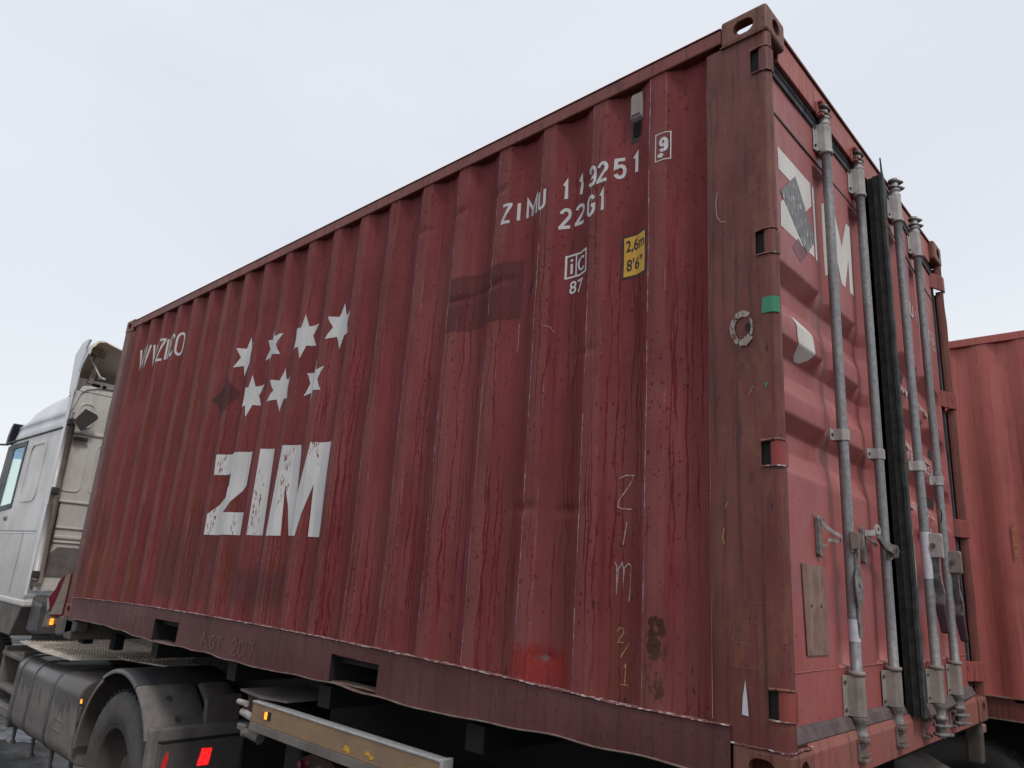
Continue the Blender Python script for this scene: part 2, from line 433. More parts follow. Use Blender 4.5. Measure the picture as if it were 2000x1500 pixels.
M['tyre'] = plain('dusty_tyre_rubber', (.085, .077, .070), (.060, .054, .049), scale=9, rough=.8, bump=.25)
M['tyreb'] = plain('black_tyre_tread', (.018, .018, .019), (.03, .028, .027), scale=20, rough=.75, bump=.4)
M['rim'] = plain('muddy_wheel_rim', (.085, .070, .058), (.055, .046, .04), scale=12, rough=.8)
M['frame'] = plain('dark_chassis_steel', (.009, .008, .008), (.016, .013, .012), scale=9, rough=.7, bump=.3)
M['framer'] = plain('muddy_red_chassis_steel', (.050, .018, .017), (.026, .013, .012), scale=9, rough=.7, bump=.3)
M['dblue'] = plain('dark_plastic_trim', (.022, .022, .035), (.015, .015, .022), scale=8, rough=.4, bump=.05)
M['dplate'] = plain('dark_brown_plate', (.050, .042, .038), (.036, .030, .027), scale=8, rough=.6, bump=.1)
M['alu'] = plain('bright_worn_steel', (.52, .51, .50), (.36, .35, .34), scale=30, rough=.4, metal=.3, bump=.15)
M['deck'] = None
M['guard'] = plain('faded_yellow_guard_rail', (.29, .185, .095), (.225, .145, .095), scale=7, rough=.6, bump=.12, streak=.2, streakcol=(.2, .16, .13))
M['yfresh'] = plain('fresh_yellow_paint', (.62, .36, .02), (.52, .28, .02), scale=14, rough=.5)
M['amber'] = emit('lit_amber_lens', (1.0, .33, .02), 2.2, (.5, .16, .02))
M['amberoff'] = plain('dull_amber_lens', (.32, .14, .08), (.22, .11, .07), rough=.3)
M['redl'] = emit('lit_red_lens', (1.0, .018, .02), 1.5, (.5, .01, .01))
M['redsoft'] = emit('dim_red_lens', (1.0, .02, .03), .38, (.3, .03, .03))
M['lens'] = plain('muddy_lamp_lens', (.115, .100, .094), (.080, .070, .068), rough=.35)
M['redboard'] = plain('dark_red_marker_board', (.16, .016, .030), (.11, .015, .025), scale=12, rough=.45)
M['whiteboard'] = plain('dirty_white_stripe', (.30, .26, .22), (.22, .185, .155), scale=25, rough=.6)
M['tooth'] = plain('dirty_white_marker', (.42, .38, .36), (.3, .26, .24), scale=20, rough=.6)
# neighbour container
M['nside'] = old_paint('orange_red_neighbour_paint', (.36, .088, .072), (.43, .115, .095), rust=.45, rustcol=(.32, .12, .075), scratch=.6, dark=(.28, .066, .056), scale=.6, spec=.4)
M['nrail'] = old_paint('neighbour_bottom_rail_paint', (.20, .058, .052), (.15, .048, .043), rust=.3, scratch=.2)

def deck_mat():
    n = NT('patterned_catwalk_plate')
    f = n.noise(n.scaled(1, 1, 1), 9, 5, .6)
    col = n.mix(n.rng(f, .3, .7), (.60, .53, .46), (.42, .37, .32))
    n.bump(f, .2, .004)
    return n.fin(col, .6, .2, .4)
M['deck'] = deck_mat()

def glass_mat():
    n = NT('tinted_side_glass')
    n.b.inputs['Transmission Weight'].default_value = 1.0
    n.b.inputs['IOR'].default_value = 1.2
    return n.fin((.62, .80, .74), .02, 0, .6)
M['glass'] = glass_mat()
M['bluetint'] = plain('blue_tinted_film', (.02, .33, .62), (.02, .28, .55), rough=.15, bump=0)
M['greenseat'] = plain('grey_green_seat', (.30, .42, .38), (.18, .26, .24), rough=.6)

def ground_mat():
    n = NT('wet_slushy_asphalt')
    f = n.noise(n.scaled(1, 1, 1), 1.1, 8, .65)
    g = n.noise(n.scaled(1, 1, 1, 4), 24, 6, .75)
    col = n.mix(n.rng(g, .35, .7), (.010, .010, .0105), (.028, .027, .026))
    slush = n.mul(n.rng(f, .60, .66), n.rng(g, .50, .62))
    col = n.mix(n.mul(slush, .75), col, (.33, .335, .35))
    n.bump(g, .6, .02)
    return n.fin(col, n.rng(f, .35, .62, .35, .7), 0, .25)
M['ground'] = ground_mat()
M['snow'] = plain('dirty_packed_snow', (.74, .76, .80), (.40, .41, .44), scale=9, rough=.8, bump=.5)

# ------------------------------------------------------------------ object helpers
def empty(name, loc, label, cat, group=None):
    o = bpy.data.objects.new(name, None)
    COL.objects.link(o)
    o.location = loc
    o.empty_display_size = .2
    o['label'] = label
    o['category'] = cat
    if group: o['group'] = group
    return o

def link(name, me, m, parent=None, label=None, kind=None):
    o = bpy.data.objects.new(name, me)
    COL.objects.link(o)
    if m is not None:
        me.materials.clear()
        me.materials.append(M[m] if isinstance(m, str) else m)
    if parent is not None:
        o.parent = parent
        base = parent
        loc = Vector((0, 0, 0))
        while base is not None:
            loc += base.location
            base = base.parent
        o.location = -loc            # meshes are written in world coordinates
    if label: o['label'] = label
    if kind: o['kind'] = kind
    return o

class MB:
    """collects shapes (world coordinates); T maps local points if given"""
    def __init__(s, T=None):
        s.v, s.f, s.sm = [], [], []
        s.T = T
    def add(s, vs, fs, smooth=False):
        o = len(s.v)
        s.v += [Vector(s.T(*p)) if s.T else Vector(p) for p in vs]
        s.f += [tuple(i + o for i in f) for f in fs]
        s.sm += [smooth] * len(fs)
        return s
    def box(s, a, b):
        x0, y0, z0 = a
        x1, y1, z1 = b
        vs = [(x0, y0, z0), (x1, y0, z0), (x1, y1, z0), (x0, y1, z0), (x0, y0, z1), (x1, y0, z1), (x1, y1, z1), (x0, y1, z1)]
        return s.add(vs, [(0, 3, 2, 1), (4, 5, 6, 7), (0, 1, 5, 4), (1, 2, 6, 5), (2, 3, 7, 6), (3, 0, 4, 7)])
    def prism(s, pts, axis, a, b, smooth=False):
        """pts 2D outline; axis 0: pts=(y,z) extruded in x; 1: (x,z) in y; 2: (x,y) in z"""
        def P(p, t):
            return (t, p[0], p[1]) if axis == 0 else (p[0], t, p[1]) if axis == 1 else (p[0], p[1], t)
        n = len(pts)
        vs = [P(p, a) for p in pts] + [P(p, b) for p in pts]
        s.add(vs, [tuple(range(n))[::-1], tuple(range(n, 2 * n))])
        o = len(s.v) - 2 * n
        s.f += [(o + i, o + (i + 1) % n, o + n + (i + 1) % n, o + n + i) for i in range(n)]
        s.sm += [smooth] * n
        return s
    def tube(s, pts, r, seg=12, cap=True):
        pts = [Vector(p) for p in pts]
        rs = r if isinstance(r, (list, tuple)) else [r] * len(pts)
        vs, fs = [], []
        for i, p in enumerate(pts):
            d = (pts[min(i + 1, len(pts) - 1)] - pts[max(i - 1, 0)]).normalized()
            h = Vector((0, 0, 1)) if abs(d.z) < .9 else Vector((1, 0, 0))
            a = d.cross(h).normalized()
            b = d.cross(a)
            for k in range(seg):
                t = 2 * math.pi * k / seg
                vs.append(tuple(p + (a * math.cos(t) + b * math.sin(t)) * rs[i]))
        for i in range(len(pts) - 1):
            for k in range(seg):
                k2 = (k + 1) % seg
                fs.append((i * seg + k, i * seg + k2, (i + 1) * seg + k2, (i + 1) * seg + k))
        s.add(vs, fs, True)
        if cap:
            o = len(s.v) - len(vs)
            s.f += [tuple(o + k for k in range(seg)), tuple(o + (len(pts) - 1) * seg + k for k in range(seg))[::-1]]
            s.sm += [False, False]
        return s
    def lathe(s, prof, c, axis, seg=40, smooth=True):
        """prof: (radius, offset along axis); axis 1 = y, 2 = z, 0 = x"""
        vs, fs = [], []
        for r, h in prof:
            for k in range(seg):
                t = 2 * math.pi * k / seg
                a, b = r * math.cos(t), r * math.sin(t)
                vs.append((c[0] + a, c[1] + h, c[2] + b) if axis == 1 else (c[0] + a, c[1] + b, c[2] + h) if axis == 2 else (c[0] + h, c[1] + a, c[2] + b))
        for i in range(len(prof) - 1):
            for k in range(seg):
                k2 = (k + 1) % seg
                fs.append((i * seg + k, i * seg + k2, (i + 1) * seg + k2, (i + 1) * seg + k))
        return s.add(vs, fs, smooth)
    def grid(s, us, vs_, fn, skip=None, smooth=True):
        nu, nv = len(us), len(vs_)
        vv = [fn(u, v) for v in vs_ for u in us]
        ff = []
        for j in range(nv - 1):
            for i in range(nu - 1):
                if skip and skip((us[i] + us[i + 1]) / 2, (vs_[j] + vs_[j + 1]) / 2): continue
                a = j * nu + i
                ff.append((a, a + 1, a + nu + 1, a + nu))
        return s.add(vv, ff, smooth)
    def mesh(s, name, bev=0, seg=2):
        me = bpy.data.meshes.new(name)
        me.from_pydata([tuple(v) for v in s.v], [], s.f)
        me.polygons.foreach_set('use_smooth', s.sm)
        me.update()
        if bev:
            bm = bmesh.new()
            bm.from_mesh(me)
            es = [e for e in bm.edges if len(e.link_faces) == 2 and e.calc_face_angle(0) > rad(30)]
            bmesh.ops.bevel(bm, geom=es, offset=bev, segments=seg, profile=.5, affect='EDGES', clamp_overlap=True)
            bm.to_mesh(me)
            bm.free()
        return me
    def obj(s, name, m, parent=None, bev=0, label=None, seg=2, kind=None):
        return link(name, s.mesh(name, bev, seg), m, parent, label, kind)

def smoothstep(a, b, x):
    t = max(0, min(1, (x - a) / (b - a)))
    return t * t * (3 - 2 * t)

# =================================================================== GROUND
g = MB()
gs = [-400, -120, -40, -15, -8, -4, 0, 4, 10, 40, 120, 400]
g.grid(gs, gs, lambda x, y: (x, y, GZ))
o = g.obj('ground', 'ground')
o['kind'] = 'structure'
def snow(cx, cy, rx, ry, h, seed):
    r = random.Random(seed)
    ph = [r.uniform(0, 6.28) for _ in range(5)]
    def fn(u, v):
        a = u * 2 * math.pi
        k = 1 + .18 * math.sin(3 * a + ph[0]) + .12 * math.sin(7 * a + ph[1]) + .06 * math.sin(15 * a + ph[2])
        return (cx + rx * v * k * math.cos(a), cy + ry * v * k * math.sin(a), GZ + .004 + h * (1 - v * v) * (1 + .3 * math.sin(9 * a + ph[3]) * v))
    m = MB()
    m.grid([i / 48 for i in range(49)], [0, .3, .6, .8, .93, 1], fn)
    o = m.obj('snow_patch', 'snow')
    o['kind'] = 'structure'
snow(-8.45, .52, .34, .22, .02, 1)
snow(-14, -2.5, 4, .8, .06, 2)
snow(-3, 13, 14, 3.2, .25, 3)
snow(6, 11.5, 9, 1.6, .2, 4)

# =================================================================== MAROON CONTAINER
CL, CW, CH = 6.058, 2.438, 2.591
box20 = empty('shipping_container', (-CL / 2, CW / 2, 0), 'old maroon 20-foot shipping container with white star and ZIM lettering, loaded on the truck trailer', 'shipping container')

OUT, INN = .011, .045
XB = []        # (x, depth) breakpoints of the side corrugation, from the door end to the front end
def corr_breaks():
    pts = []
    xs0, xs1 = -.235, -5.835
    k = 0
    def corner(x, d, dx0, dx1):   # small rounded bend
        pts.append((x, d))
    k = -1
    while True:
        L0 = RX0 - k * PITCHX
        # outer flat [L0, L0+.072], slope to L0+.140 inner, inner to L0+.209, slope to L0+.277
        seq = [(L0 + .2070, INN), (L0 + .1415, INN), (L0 + .1365, INN - .0024), (L0 + .0725, OUT + .0024), (L0 + .0675, OUT), (L0 + .0025, OUT), (L0 - .0025, OUT + .0024), (L0 - .0665, INN - .0024)]
        for x, d in seq:
            if xs1 < x < xs0: pts.append((x, d))
        if L0 - .07 < xs1: break
        k += 1
    pts = sorted(set(pts), reverse=True)
    pts = [(xs0, pts[0][1])] + pts + [(xs1, pts[-1][1])]
    return pts
XB = corr_breaks()
XLIST = sorted(p[0] for p in XB)
XD = dict(XB)
def prof(x):
    if x >= XB[0][0]: return XB[0][1]
    if x <= XB[-1][0]: return XB[-1][1]
    lo, hi = 0, len(XB) - 1
    while hi - lo > 1:
        m = (lo + hi) // 2
        if XB[m][0] > x: lo = m
        else: hi = m
    (xa, da), (xb, db) = XB[lo], XB[hi]
    return da + (db - da) * (xa - x) / (xa - xb)
rd = random.Random(11)
DENTS = [(rd.uniform(-5.7, -.3), rd.uniform(.25, 2.4), rd.uniform(.08, .3), rd.uniform(.08, .35), rd.uniform(-.005, .009)) for _ in range(60)]
DENTS += [(-1.30, 2.285, .035, .018, .016), (-1.575, 2.26, .035, .014, .016), (-1.84, 2.235, .035, .014, .015), (-2.4, 2.2, .03, .014, .010),
          (-1.54, 1.785, .05, .010, .014), (-1.34, 1.80, .10, .009, .010), (-1.26, 1.82, .05, .010, .012),
          (-1.06, .80, .05, .020, .014), (-.83, .79, .05, .016, .014), (-.78, 1.40, .04, .014, .012), (-.915, .262, .03, .018, .010), (-.80, 2.17, .05, .02, .010)]
def side_y(x, z):
    y = prof(x)
    for dx, dz, sx_, sz_, a in DENTS:
        u, v = (x - dx) / sx_, (z - dz) / sz_
        q = u * u + v * v
        if q < 9: y += a * math.exp(-q)
    if z > 2.43:
        y += (.03 - y) * 0
    return y
def zfine(z0, z1, step):
    n = max(1, round((z1 - z0) / step))
    return [z0 + (z1 - z0) * i / n for i in range(n + 1)]
ZL = zfine(.13, 2.53, .0135)
mb = MB()
xf = sorted(set(XLIST))
mb.grid(xf, ZL, lambda x, z: (x, side_y(x, z), z))
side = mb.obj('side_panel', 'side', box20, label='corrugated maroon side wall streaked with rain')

# far side, front, roof, floor
mb = MB(); mb.grid(xf, [.13, 2.53], lambda x, z: (x, CW - prof(x), z))
mb.obj('side_panel', 'side', box20, label='far side wall facing the other container')
mb = MB()
ys = [.06 + i * .0386 for i in range(61)]
mb.grid(ys, [.13, 2.53], lambda y, z: (-CL + .03 + .02 * (1 if int((y - .06) / .0772) % 2 else -1), y, z), smooth=False)
mb.obj('front_panel', 'side', box20)
mb = MB()
rx = [-5.9 + i * .0513 for i in range(112)]
mb.grid(rx, [.05, CW - .05], lambda x, y: (x, y, 2.565 + .009 * (1 if i_par(x) else -1)) if False else (x, y, 2.560 + .009 * math.copysign(1, math.sin(x * 30))), smooth=False)
mb.obj('roof_panel', 'toprail', box20)
mb = MB(); mb.box((-.225, .165, 2.545), (-.101, CW - .165, 2.572)); mb.obj('roof_edge', 'toprail', box20)
mb = MB(); mb.box((-6.0, .065, 2.545), (-5.88, CW - .065, 2.572)); mb.obj('roof_edge', 'toprail', box20)
mb = MB(); mb.box((-5.95, .05, .10), (-.12, CW - .05, .135)); mb.obj('floor_panel', 'frame', box20)
for i in range(9):
    x = -5.6 + i * .62
    if abs(x + 2.0) < .25 or abs(x + 4.05) < .25: continue
    mb = MB(); mb.box((x - .02, .03, .012), (x + .02, CW - .03, .098)); mb.obj('cross_member', 'framer', box20)

# top rails (square tube) and weld line
for yy in (0, 1):
    y0, y1 = (.004, .062) if not yy else (CW - .062, CW - .004)
    mb = MB(); mb.box((-5.885, y0, 2.503), (-.178, y1, 2.566)); mb.obj('top_rail', 'toprail', box20, bev=.006)
mb = MB(); mb.box((-5.885, .001, 2.5665), (-.178, .064, 2.5705)); mb.obj('rail_cap_strip', 'toprail', box20, bev=.001)

# bottom rail: channel web with two fork pockets, top lip and wavy bottom flange
POCK = [(-3.029 + 1.025 - .178, -3.029 + 1.025 + .178), (-3.029 - 1.025 - .178, -3.029 - 1.025 + .178)]
def lipz(x):
    return .163 + .048 * smoothstep(-.6, -2.2, x) * smoothstep(-6.2, -4.6, x) if False else .163 + .046 * max(0, 1 - abs((x + 3.3) / 2.75) ** 2.2)
WV = [(random.uniform(0, 6.28), random.uniform(1.2, 9)) for _ in range(5)]
def botz(x):
    w = sum(math.sin(x * f + p) / (1 + f) for p, f in WV)
    return .006 + .016 * w + .004 * math.sin(x * 17) * math.sin(x * 2.3) + .022 * smoothstep(-1.5, -.2, x)
rxs = sorted(set([-5.9 + i * .04 for i in range(143)] + [p for a in POCK for p in a] + [-.1785]))
rxs = [x for x in rxs if x <= -.1785]
def inpock(x, t): return any(a < x < b for a, b in POCK)
def zt(x, t): return botz(x) + (lipz(x) - .008 - botz(x)) * t
mb = MB()
ts = [0, .16, .68, 1]
def webf(x, t):
    bow = .004 * math.sin(x * 3.1) * math.sin(t * 3)
    return (x, -.001 + bow, zt(x, t))
mb.grid(rxs, ts, webf, skip=lambda x, t: inpock(x, t) and t < .68)
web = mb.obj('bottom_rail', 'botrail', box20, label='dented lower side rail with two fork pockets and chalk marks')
mb = MB()
def lipf(x, t):
    w = .0025 * math.sin(x * 23) + .002 * math.sin(x * 57 + 1)
    pts = [(.030, -.001), (-.002, -.001), (-.006 - abs(w) * .6, -.002), (-.006 - abs(w) * .6, -.0042), (-.002, -.0058)]
    y, dz = pts[int(t)]
    return (x, y, lipz(x) + dz + w * .3)
mb.grid(rxs, [0, 1, 2, 3, 4], lipf)
mb.obj('rail_lip', 'edge', box20, label='pale chipped weld lip above the lower rail')
mb = MB()
def flf(x, t):
    pts = [(.06, 0), (-.001, 0), (-.010, .001), (-.011, -.004), (.0, -.005), (.06, -.005)]
    y, dz = pts[int(t)]
    return (x, y, botz(x) + dz)
mb.grid(rxs, [0, 1, 2, 3, 4, 5], flf)
mb.obj('rail_flange', 'dirtedge', box20)
for a, b in POCK:
    mb = MB()
    zb, zt_ = botz(a) + .002, .140
    mb.box((a - .004, .0, zb), (a - .001, CW, zt_)); mb.box((b + .001, .0, zb), (b + .004, CW, zt_)); mb.box((a, .012, zt_), (b, CW, zt_ + .003))
    mb.obj('fork_pocket', 'dark', box20)  # sleeve plates coloured near-black, pocket shade put into the colour
    mb = MB(); mb.box((a, .012, zb - .002), (b, .09, zb + .001)); mb.obj('pocket_plate', 'dirtedge', box20)
    mb = MB(); mb.box((a, .55, zb), (b, .56, zt_)); mb.obj('pocket_baffle', 'dark', box20)
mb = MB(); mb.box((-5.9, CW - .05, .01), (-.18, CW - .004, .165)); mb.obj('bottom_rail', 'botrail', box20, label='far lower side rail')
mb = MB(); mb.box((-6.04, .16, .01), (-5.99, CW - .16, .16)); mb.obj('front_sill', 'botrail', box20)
mb = MB(); mb.box((-6.04, .16, 2.48), (-5.99, CW - .16, 2.57)); mb.obj('front_header', 'toprail', box20)

# ---- corner castings: hollow blocks with oval holes
def ovals(c, a, w, h, axis):
    """slot prism: w along first in-plane axis, h along second"""
    pts = []
    r = min(w, h) / 2
    lx, lz = w / 2 - r, h / 2 - r
    for k in range(28):
        t = 2 * math.pi * (k + .5) / 28
        pts.append((c[0] + math.cos(t) * r + math.copysign(lx, math.cos(t)), c[1] + math.sin(t) * r + math.copysign(lz, math.sin(t))))
    return pts
def make_casting():
    # outer corner at origin, body to -x, +y ; top at z=0 going down to -.118
    b = MB(); b.box((-.178, 0, -.118), (0, .162, 0))
    me = b.mesh('corner_casting', .013, 3)
    base = bpy.data.objects.new('tmp', me); COL.objects.link(base)
    cut = []
    c = MB(); c.box((-.152, .026, -.100), (-.026, .136, -.026)); cut.append(c)
    c = MB(); c.prism(ovals((-.089, -.062), 0, .079, .060, 1), 1, -.05, .06); cut.append(c)
    c = MB(); c.prism(ovals((.081, -.062), 0, .063, .062, 0), 0, -.06, .05); cut.append(c)
    c = MB(); c.prism(ovals((-.089, .081), 0, .124, .0635, 2), 2, -.06, .05); cut.append(c)
    for i, c in enumerate(cut):
        co = bpy.data.objects.new('tmpc', c.mesh('tmpc')); COL.objects.link(co)
        bm = bmesh.new(); bm.from_mesh(co.data); bmesh.ops.recalc_face_normals(bm, faces=bm.faces); bm.to_mesh(co.data); bm.free()
        if i == 0:
            bm = bmesh.new(); bm.from_mesh(base.data); bmesh.ops.recalc_face_normals(bm, faces=bm.faces); bm.to_mesh(base.data); bm.free()
        md = base.modifiers.new('b', 'BOOLEAN'); md.operation = 'DIFFERENCE'; md.object = co; md.solver = 'EXACT'
        dg = bpy.context.evaluated_depsgraph_get()
        nm = bpy.data.meshes.new_from_object(base.evaluated_get(dg))
        base.modifiers.clear(); base.data = nm
        bpy.data.objects.remove(co)
    me = base.data
    bpy.data.objects.remove(base)
    me.name = 'corner_casting'
    return me
cm = make_casting()
cm.materials.clear(); cm.materials.append(M['casting'])
def place_casting(par, x, y, z, sx_, sy_, sz_, mat=None):
    me = cm
    if mat:
        me = cm.copy(); me.materials.clear(); me.materials.append(M[mat])
    me2 = me.copy()
    flip = sx_ * sy_ * sz_ < 0
    me2.transform(Matrix.Diagonal((sx_, sy_, sz_, 1)))
    if flip: me2.flip_normals()
    me2.transform(Matrix.Translation((x, y, z)))
    return link('corner_casting', me2, mat or 'casting', par)
for xx, sxx in ((0, 1), (-CL, -1)):
    for yy, syy in ((0, 1), (CW, -1)):
        for zz, szz in ((CH, 1), (0, -1)):
            place_casting(box20, xx, yy, zz, sxx, syy, szz)

# ---- near rear post: side plate with four hinge slots, rolled front edge
SLOTS = [(.195, .275), (.905, .984), (1.605, 1.692), (2.309, 2.407)]
def post_part(mat, xo=0, far=False):
    def inslot(x, z): return x > -.066 and any(a < z < b for a, b in SLOTS)
    us = [0, .02, .06, .115, .171, .171 + .01, .171 + .035, .171 + .053, .171 + .060, .171 + .066, .171 + .071, .300, .325]
    # path in (x,y): from left step to the rolled edge
    path = [(-.237, .030), (-.237, .006), (-.234, .0035), (-.200, .0035), (-.178, .0035), (-.12, .004), (-.066, .0035), (-.040, .003), (-.022, .004), (-.012, .008), (-.004, .018), (-.002, .030), (-.004, .042), (-.040, .044)]
    zs = sorted(set(zfine(.118, 2.473, .05) + [a for s in SLOTS for a in s]))
    mb = MB()
    idx = list(range(len(path)))
    def fn(i, z):
        x, y = path[int(i)]
        wav = .0012 * math.sin(z * 9 + x * 30) + .0008 * math.sin(z * 31)
        if -.237 < x < -.03: y += wav
        if i >= 8 and i <= 11: x += .0015 * math.sin(z * 13) - .001 * math.sin(z * 29)
        if far: y = CW - y
        return (x, y, z)
    def sk(i, z):
        k = int(i)
        return (path[k][0] >= -.067 and any(a < z < b for a, b in SLOTS))
    mb.grid(idx, zs, fn, skip=sk)
    return mb
post_part('post').obj('corner_post', 'post', box20, label='scuffed brown-red rear corner post with scratches and a white paint ring')
post_part('post', far=True).obj('corner_post', 'postd', box20, label='far rear corner post with orange rust')
# solid body behind the post skin; near one black, painting shade into the slots
mb = MB(); mb.box((-.225, .010, .118), (-.12, .075, 2.473)); mb.box((-.12, .0365, .118), (-.075, .075, 2.473)); mb.obj('post_core', 'dark', box20)
mb = MB(); mb.box((-.225, CW - .075, .118), (-.12, CW - .010, 2.473)); mb.box((-.12, CW - .075, .118), (-.075, CW - .0365, 2.473)); mb.obj('post_core', 'postd', box20)
# slot lips (pale worn steel) and hinge knuckles
for a, b in SLOTS:
    mb = MB()
    mb.tube([(-.064, .001, a), (-.030, 0, a), (-.008, .006, a), (.001, .024, a)], .0032, 8)
    mb.obj('slot_lip', 'edge', box20)
    mb = MB()
    mb.tube([(-.064, .002, b), (-.030, 0, b + .002), (-.008, .006, b + .002), (.001, .024, b)], .0045, 8)
    mb.obj('slot_lip', 'casting', box20)
for yy in (0, 1):
    f = (lambda y: y) if not yy else (lambda y: CW - y)
    if not yy:
        pp = [(-CL + .0035, .045), (-CL + .0035, .012), (-CL + .012, .0035), (-5.93, .0035), (-5.90, .006), (-5.86, .030), (-5.832, .036), (-5.828, .070)]
    else:
        pp = [(-CL + .0035, .045), (-CL + .0035, .012), (-CL + .012, .0035), (-5.93, .0035), (-5.90, .006), (-5.832, .036), (-5.828, .070)]
    mb = MB()
    mb.grid(list(range(len(pp))), zfine(.118, 2.473, .3), lambda i, z: (pp[int(i)][0], f(pp[int(i)][1]), z))
    mb.obj('corner_post', 'post', box20, label='front corner post beside the truck cab' if not yy else 'far front corner post')
    mb = MB(); mb.box((-CL + .01, f(.044) if not yy else f(.16), .12), (-CL + .1, f(.16) if not yy else f(.044), 2.47)); mb.obj('post_core', 'post', box20)

# ---- door header and sill
DX = -.05
mb = MB(); mb.box((-.10, .162, 2.45), (-.030, CW - .162, 2.578)); mb.obj('door_header', 'header', box20, bev=.004)
mb = MB(); mb.box((-.11, .158, 2.580), (-.022, CW - .158, 2.592)); mb.obj('header_cap', 'postd', box20, bev=.002)
mb = MB(); mb.prism([(-.12, .0), (-.012, .0), (-.012, .100), (-.022, .125), (-.12, .132)], 1, .162, CW - .162); mb.obj('door_sill', 'sill', box20, bev=.003)
mb = MB(); mb.box((-.19, .02, .118), (-.09, .10, .13)); mb.obj('sill_end', 'casting', box20)
# ragged weld at the near lower casting
mb = MB()
rw = random.Random(3)
mb.tube([(-.178 + i * .0126, -.0005 + rw.uniform(-.001, .001), .118 + rw.uniform(-.002, .002) + .0) for i in range(15)], [.0018 + rw.uniform(0, .0014) for _ in range(15)], 7)
mb.tube([(-.004, .004 + i * .012, .119 + rw.uniform(-.003, .003)) for i in range(13)], [.0028 + rw.uniform(0, .002) for _ in range(13)], 7)
mb.obj('weld_seam', 'edge', box20, label='ragged pale weld on the lower casting')
mb = MB()
mb.tube([(-.178 + i * .0119, -.001, 2.473) for i in range(15)], .004, 7)
mb.obj('weld_seam', 'casting', box20)

# ---- doors. local frame (u = distance across the opening, out = outward, z)
TH = rad(3.5)
def Tn(out, u, z): return (DX + out, u, z)
def Tf(out, d, z): return (DX + d * math.sin(TH) + out * math.cos(TH), 2.352 - d * math.cos(TH) + out * math.sin(TH), z)
CZ = [(1.654, 0), (1.597, 1), (1.533, 1), (1.450, 0), (1.384, 0), (1.330, 1), (1.268, 1), (1.180, 0), (1.114, 0), (1.062, 1), (.998, 1), (.910, 0)]
def cdepth(z):
    if z >= CZ[0][0] or z <= CZ[-1][0]: return 0.
    for (za, da), (zb, db) in zip(CZ, CZ[1:]):
        if zb <= z <= za: return (da + (db - da) * (za - z) / (za - zb))
    return 0.
DD = .045
def make_door(T, far):
    lab = 'right door leaf standing slightly ajar' if far else 'closed left door leaf with ZIM lettering and a metal plate'
    W0, W1 = (.04, 1.165) if not far else (.03, 1.165)
    ch = [(.520, .545, .640, .665), (.925, .955, 1.06, 1.085)] if not far else [(.515, .54, .63, .655), (.955, .98, 1.07, 1.095)]
    u_in = W0 + .045
    us = sorted(set([W0, W1, u_in, u_in + .03, 1.09 if not far else 1.10] + [a for c in ch for a in c] + [c for q in ch for c in (q[0] - .02, q[3] + .02)] + [i * .06 + .1 for i in range(18)]))
    us = [u for u in us if W0 <= u <= W1]
    zs = sorted(set([.135, .20, .30, .318, 2.205, 2.235, 2.40, 2.437] + [z for z, _ in CZ] + [z + e for z, _ in CZ for e in (-.006, .006)] + zfine(.32, .9, .08) + zfine(1.66, 2.2, .08)))
    def fn(u, z):
        c = cdepth(z + .006) * .25 + cdepth(z) * .5 + cdepth(z - .006) * .25
        e = smoothstep(u_in, u_in + .03, u) * (1 - smoothstep(1.065, 1.10, u))
        d = DD * c * e
        if .318 < z < 2.205:
            k = max(smoothstep(a, b, u) * (1 - smoothstep(c_, dd, u)) for a, b, c_, dd in ch)
            d = max(d, k * .026)
        d += .0015 * math.sin(u * 7 + z * 5)
        return T(-d, u, z)
    mb = MB(); mb.grid(us, zs, fn)
    door = mb.obj('door', 'door', box20, label=lab)
    # sides / back of the leaf
    mb = MB(T); mb.box((-.052, W0 + .004, .14), (-.046, W1 - .003, 2.43)); mb.box((-.046, W1 - .012, .137), (-.001, W1 - .001, 2.435)); mb.box((-.046, W0 + .001, .137), (-.001, W0 + .01, 2.435))
    mb.obj('door_edge', 'black' if far else 'door', door)
    # welded steps: raised plates top and bottom
    mb = MB(T); mb.box((-.003, W0 + .005, 2.228), (.0035, W1 - .006, 2.236)); mb.obj('weld_line', 'blackp', door)
    mb = MB(T); mb.tube([(.001, W0 + .01 + i * .05, .312 + .001 * math.sin(i * 3)) for i in range(23)], .0022, 6); mb.obj('weld_line', 'seam', door)
    # horizontal gaskets
    mb = MB(T)
    mb.prism([(-.01, 2.383), (.008, 2.386), (.012, 2.397), (.004, 2.404), (.013, 2.411), (.004, 2.419), (.012, 2.428), (.006, 2.440), (-.01, 2.442)], 1, W0 + .02, W1 - .004)
    mb.obj('gasket', 'gasket', door, label='ribbed grey rubber strip along the door top')
    mb = MB(T)
    mb.prism([(-.01, .126), (.024, .122), (.028, .130), (.016, .158), (.004, .166), (-.01, .166)], 1, W0 + .02, W1 - .01)
    mb.obj('gasket', 'gasketb', door, label='dusty rubber strip along the door foot')
    return door
door_n = make_door(Tn, False)
door_f = make_door(Tf, True)

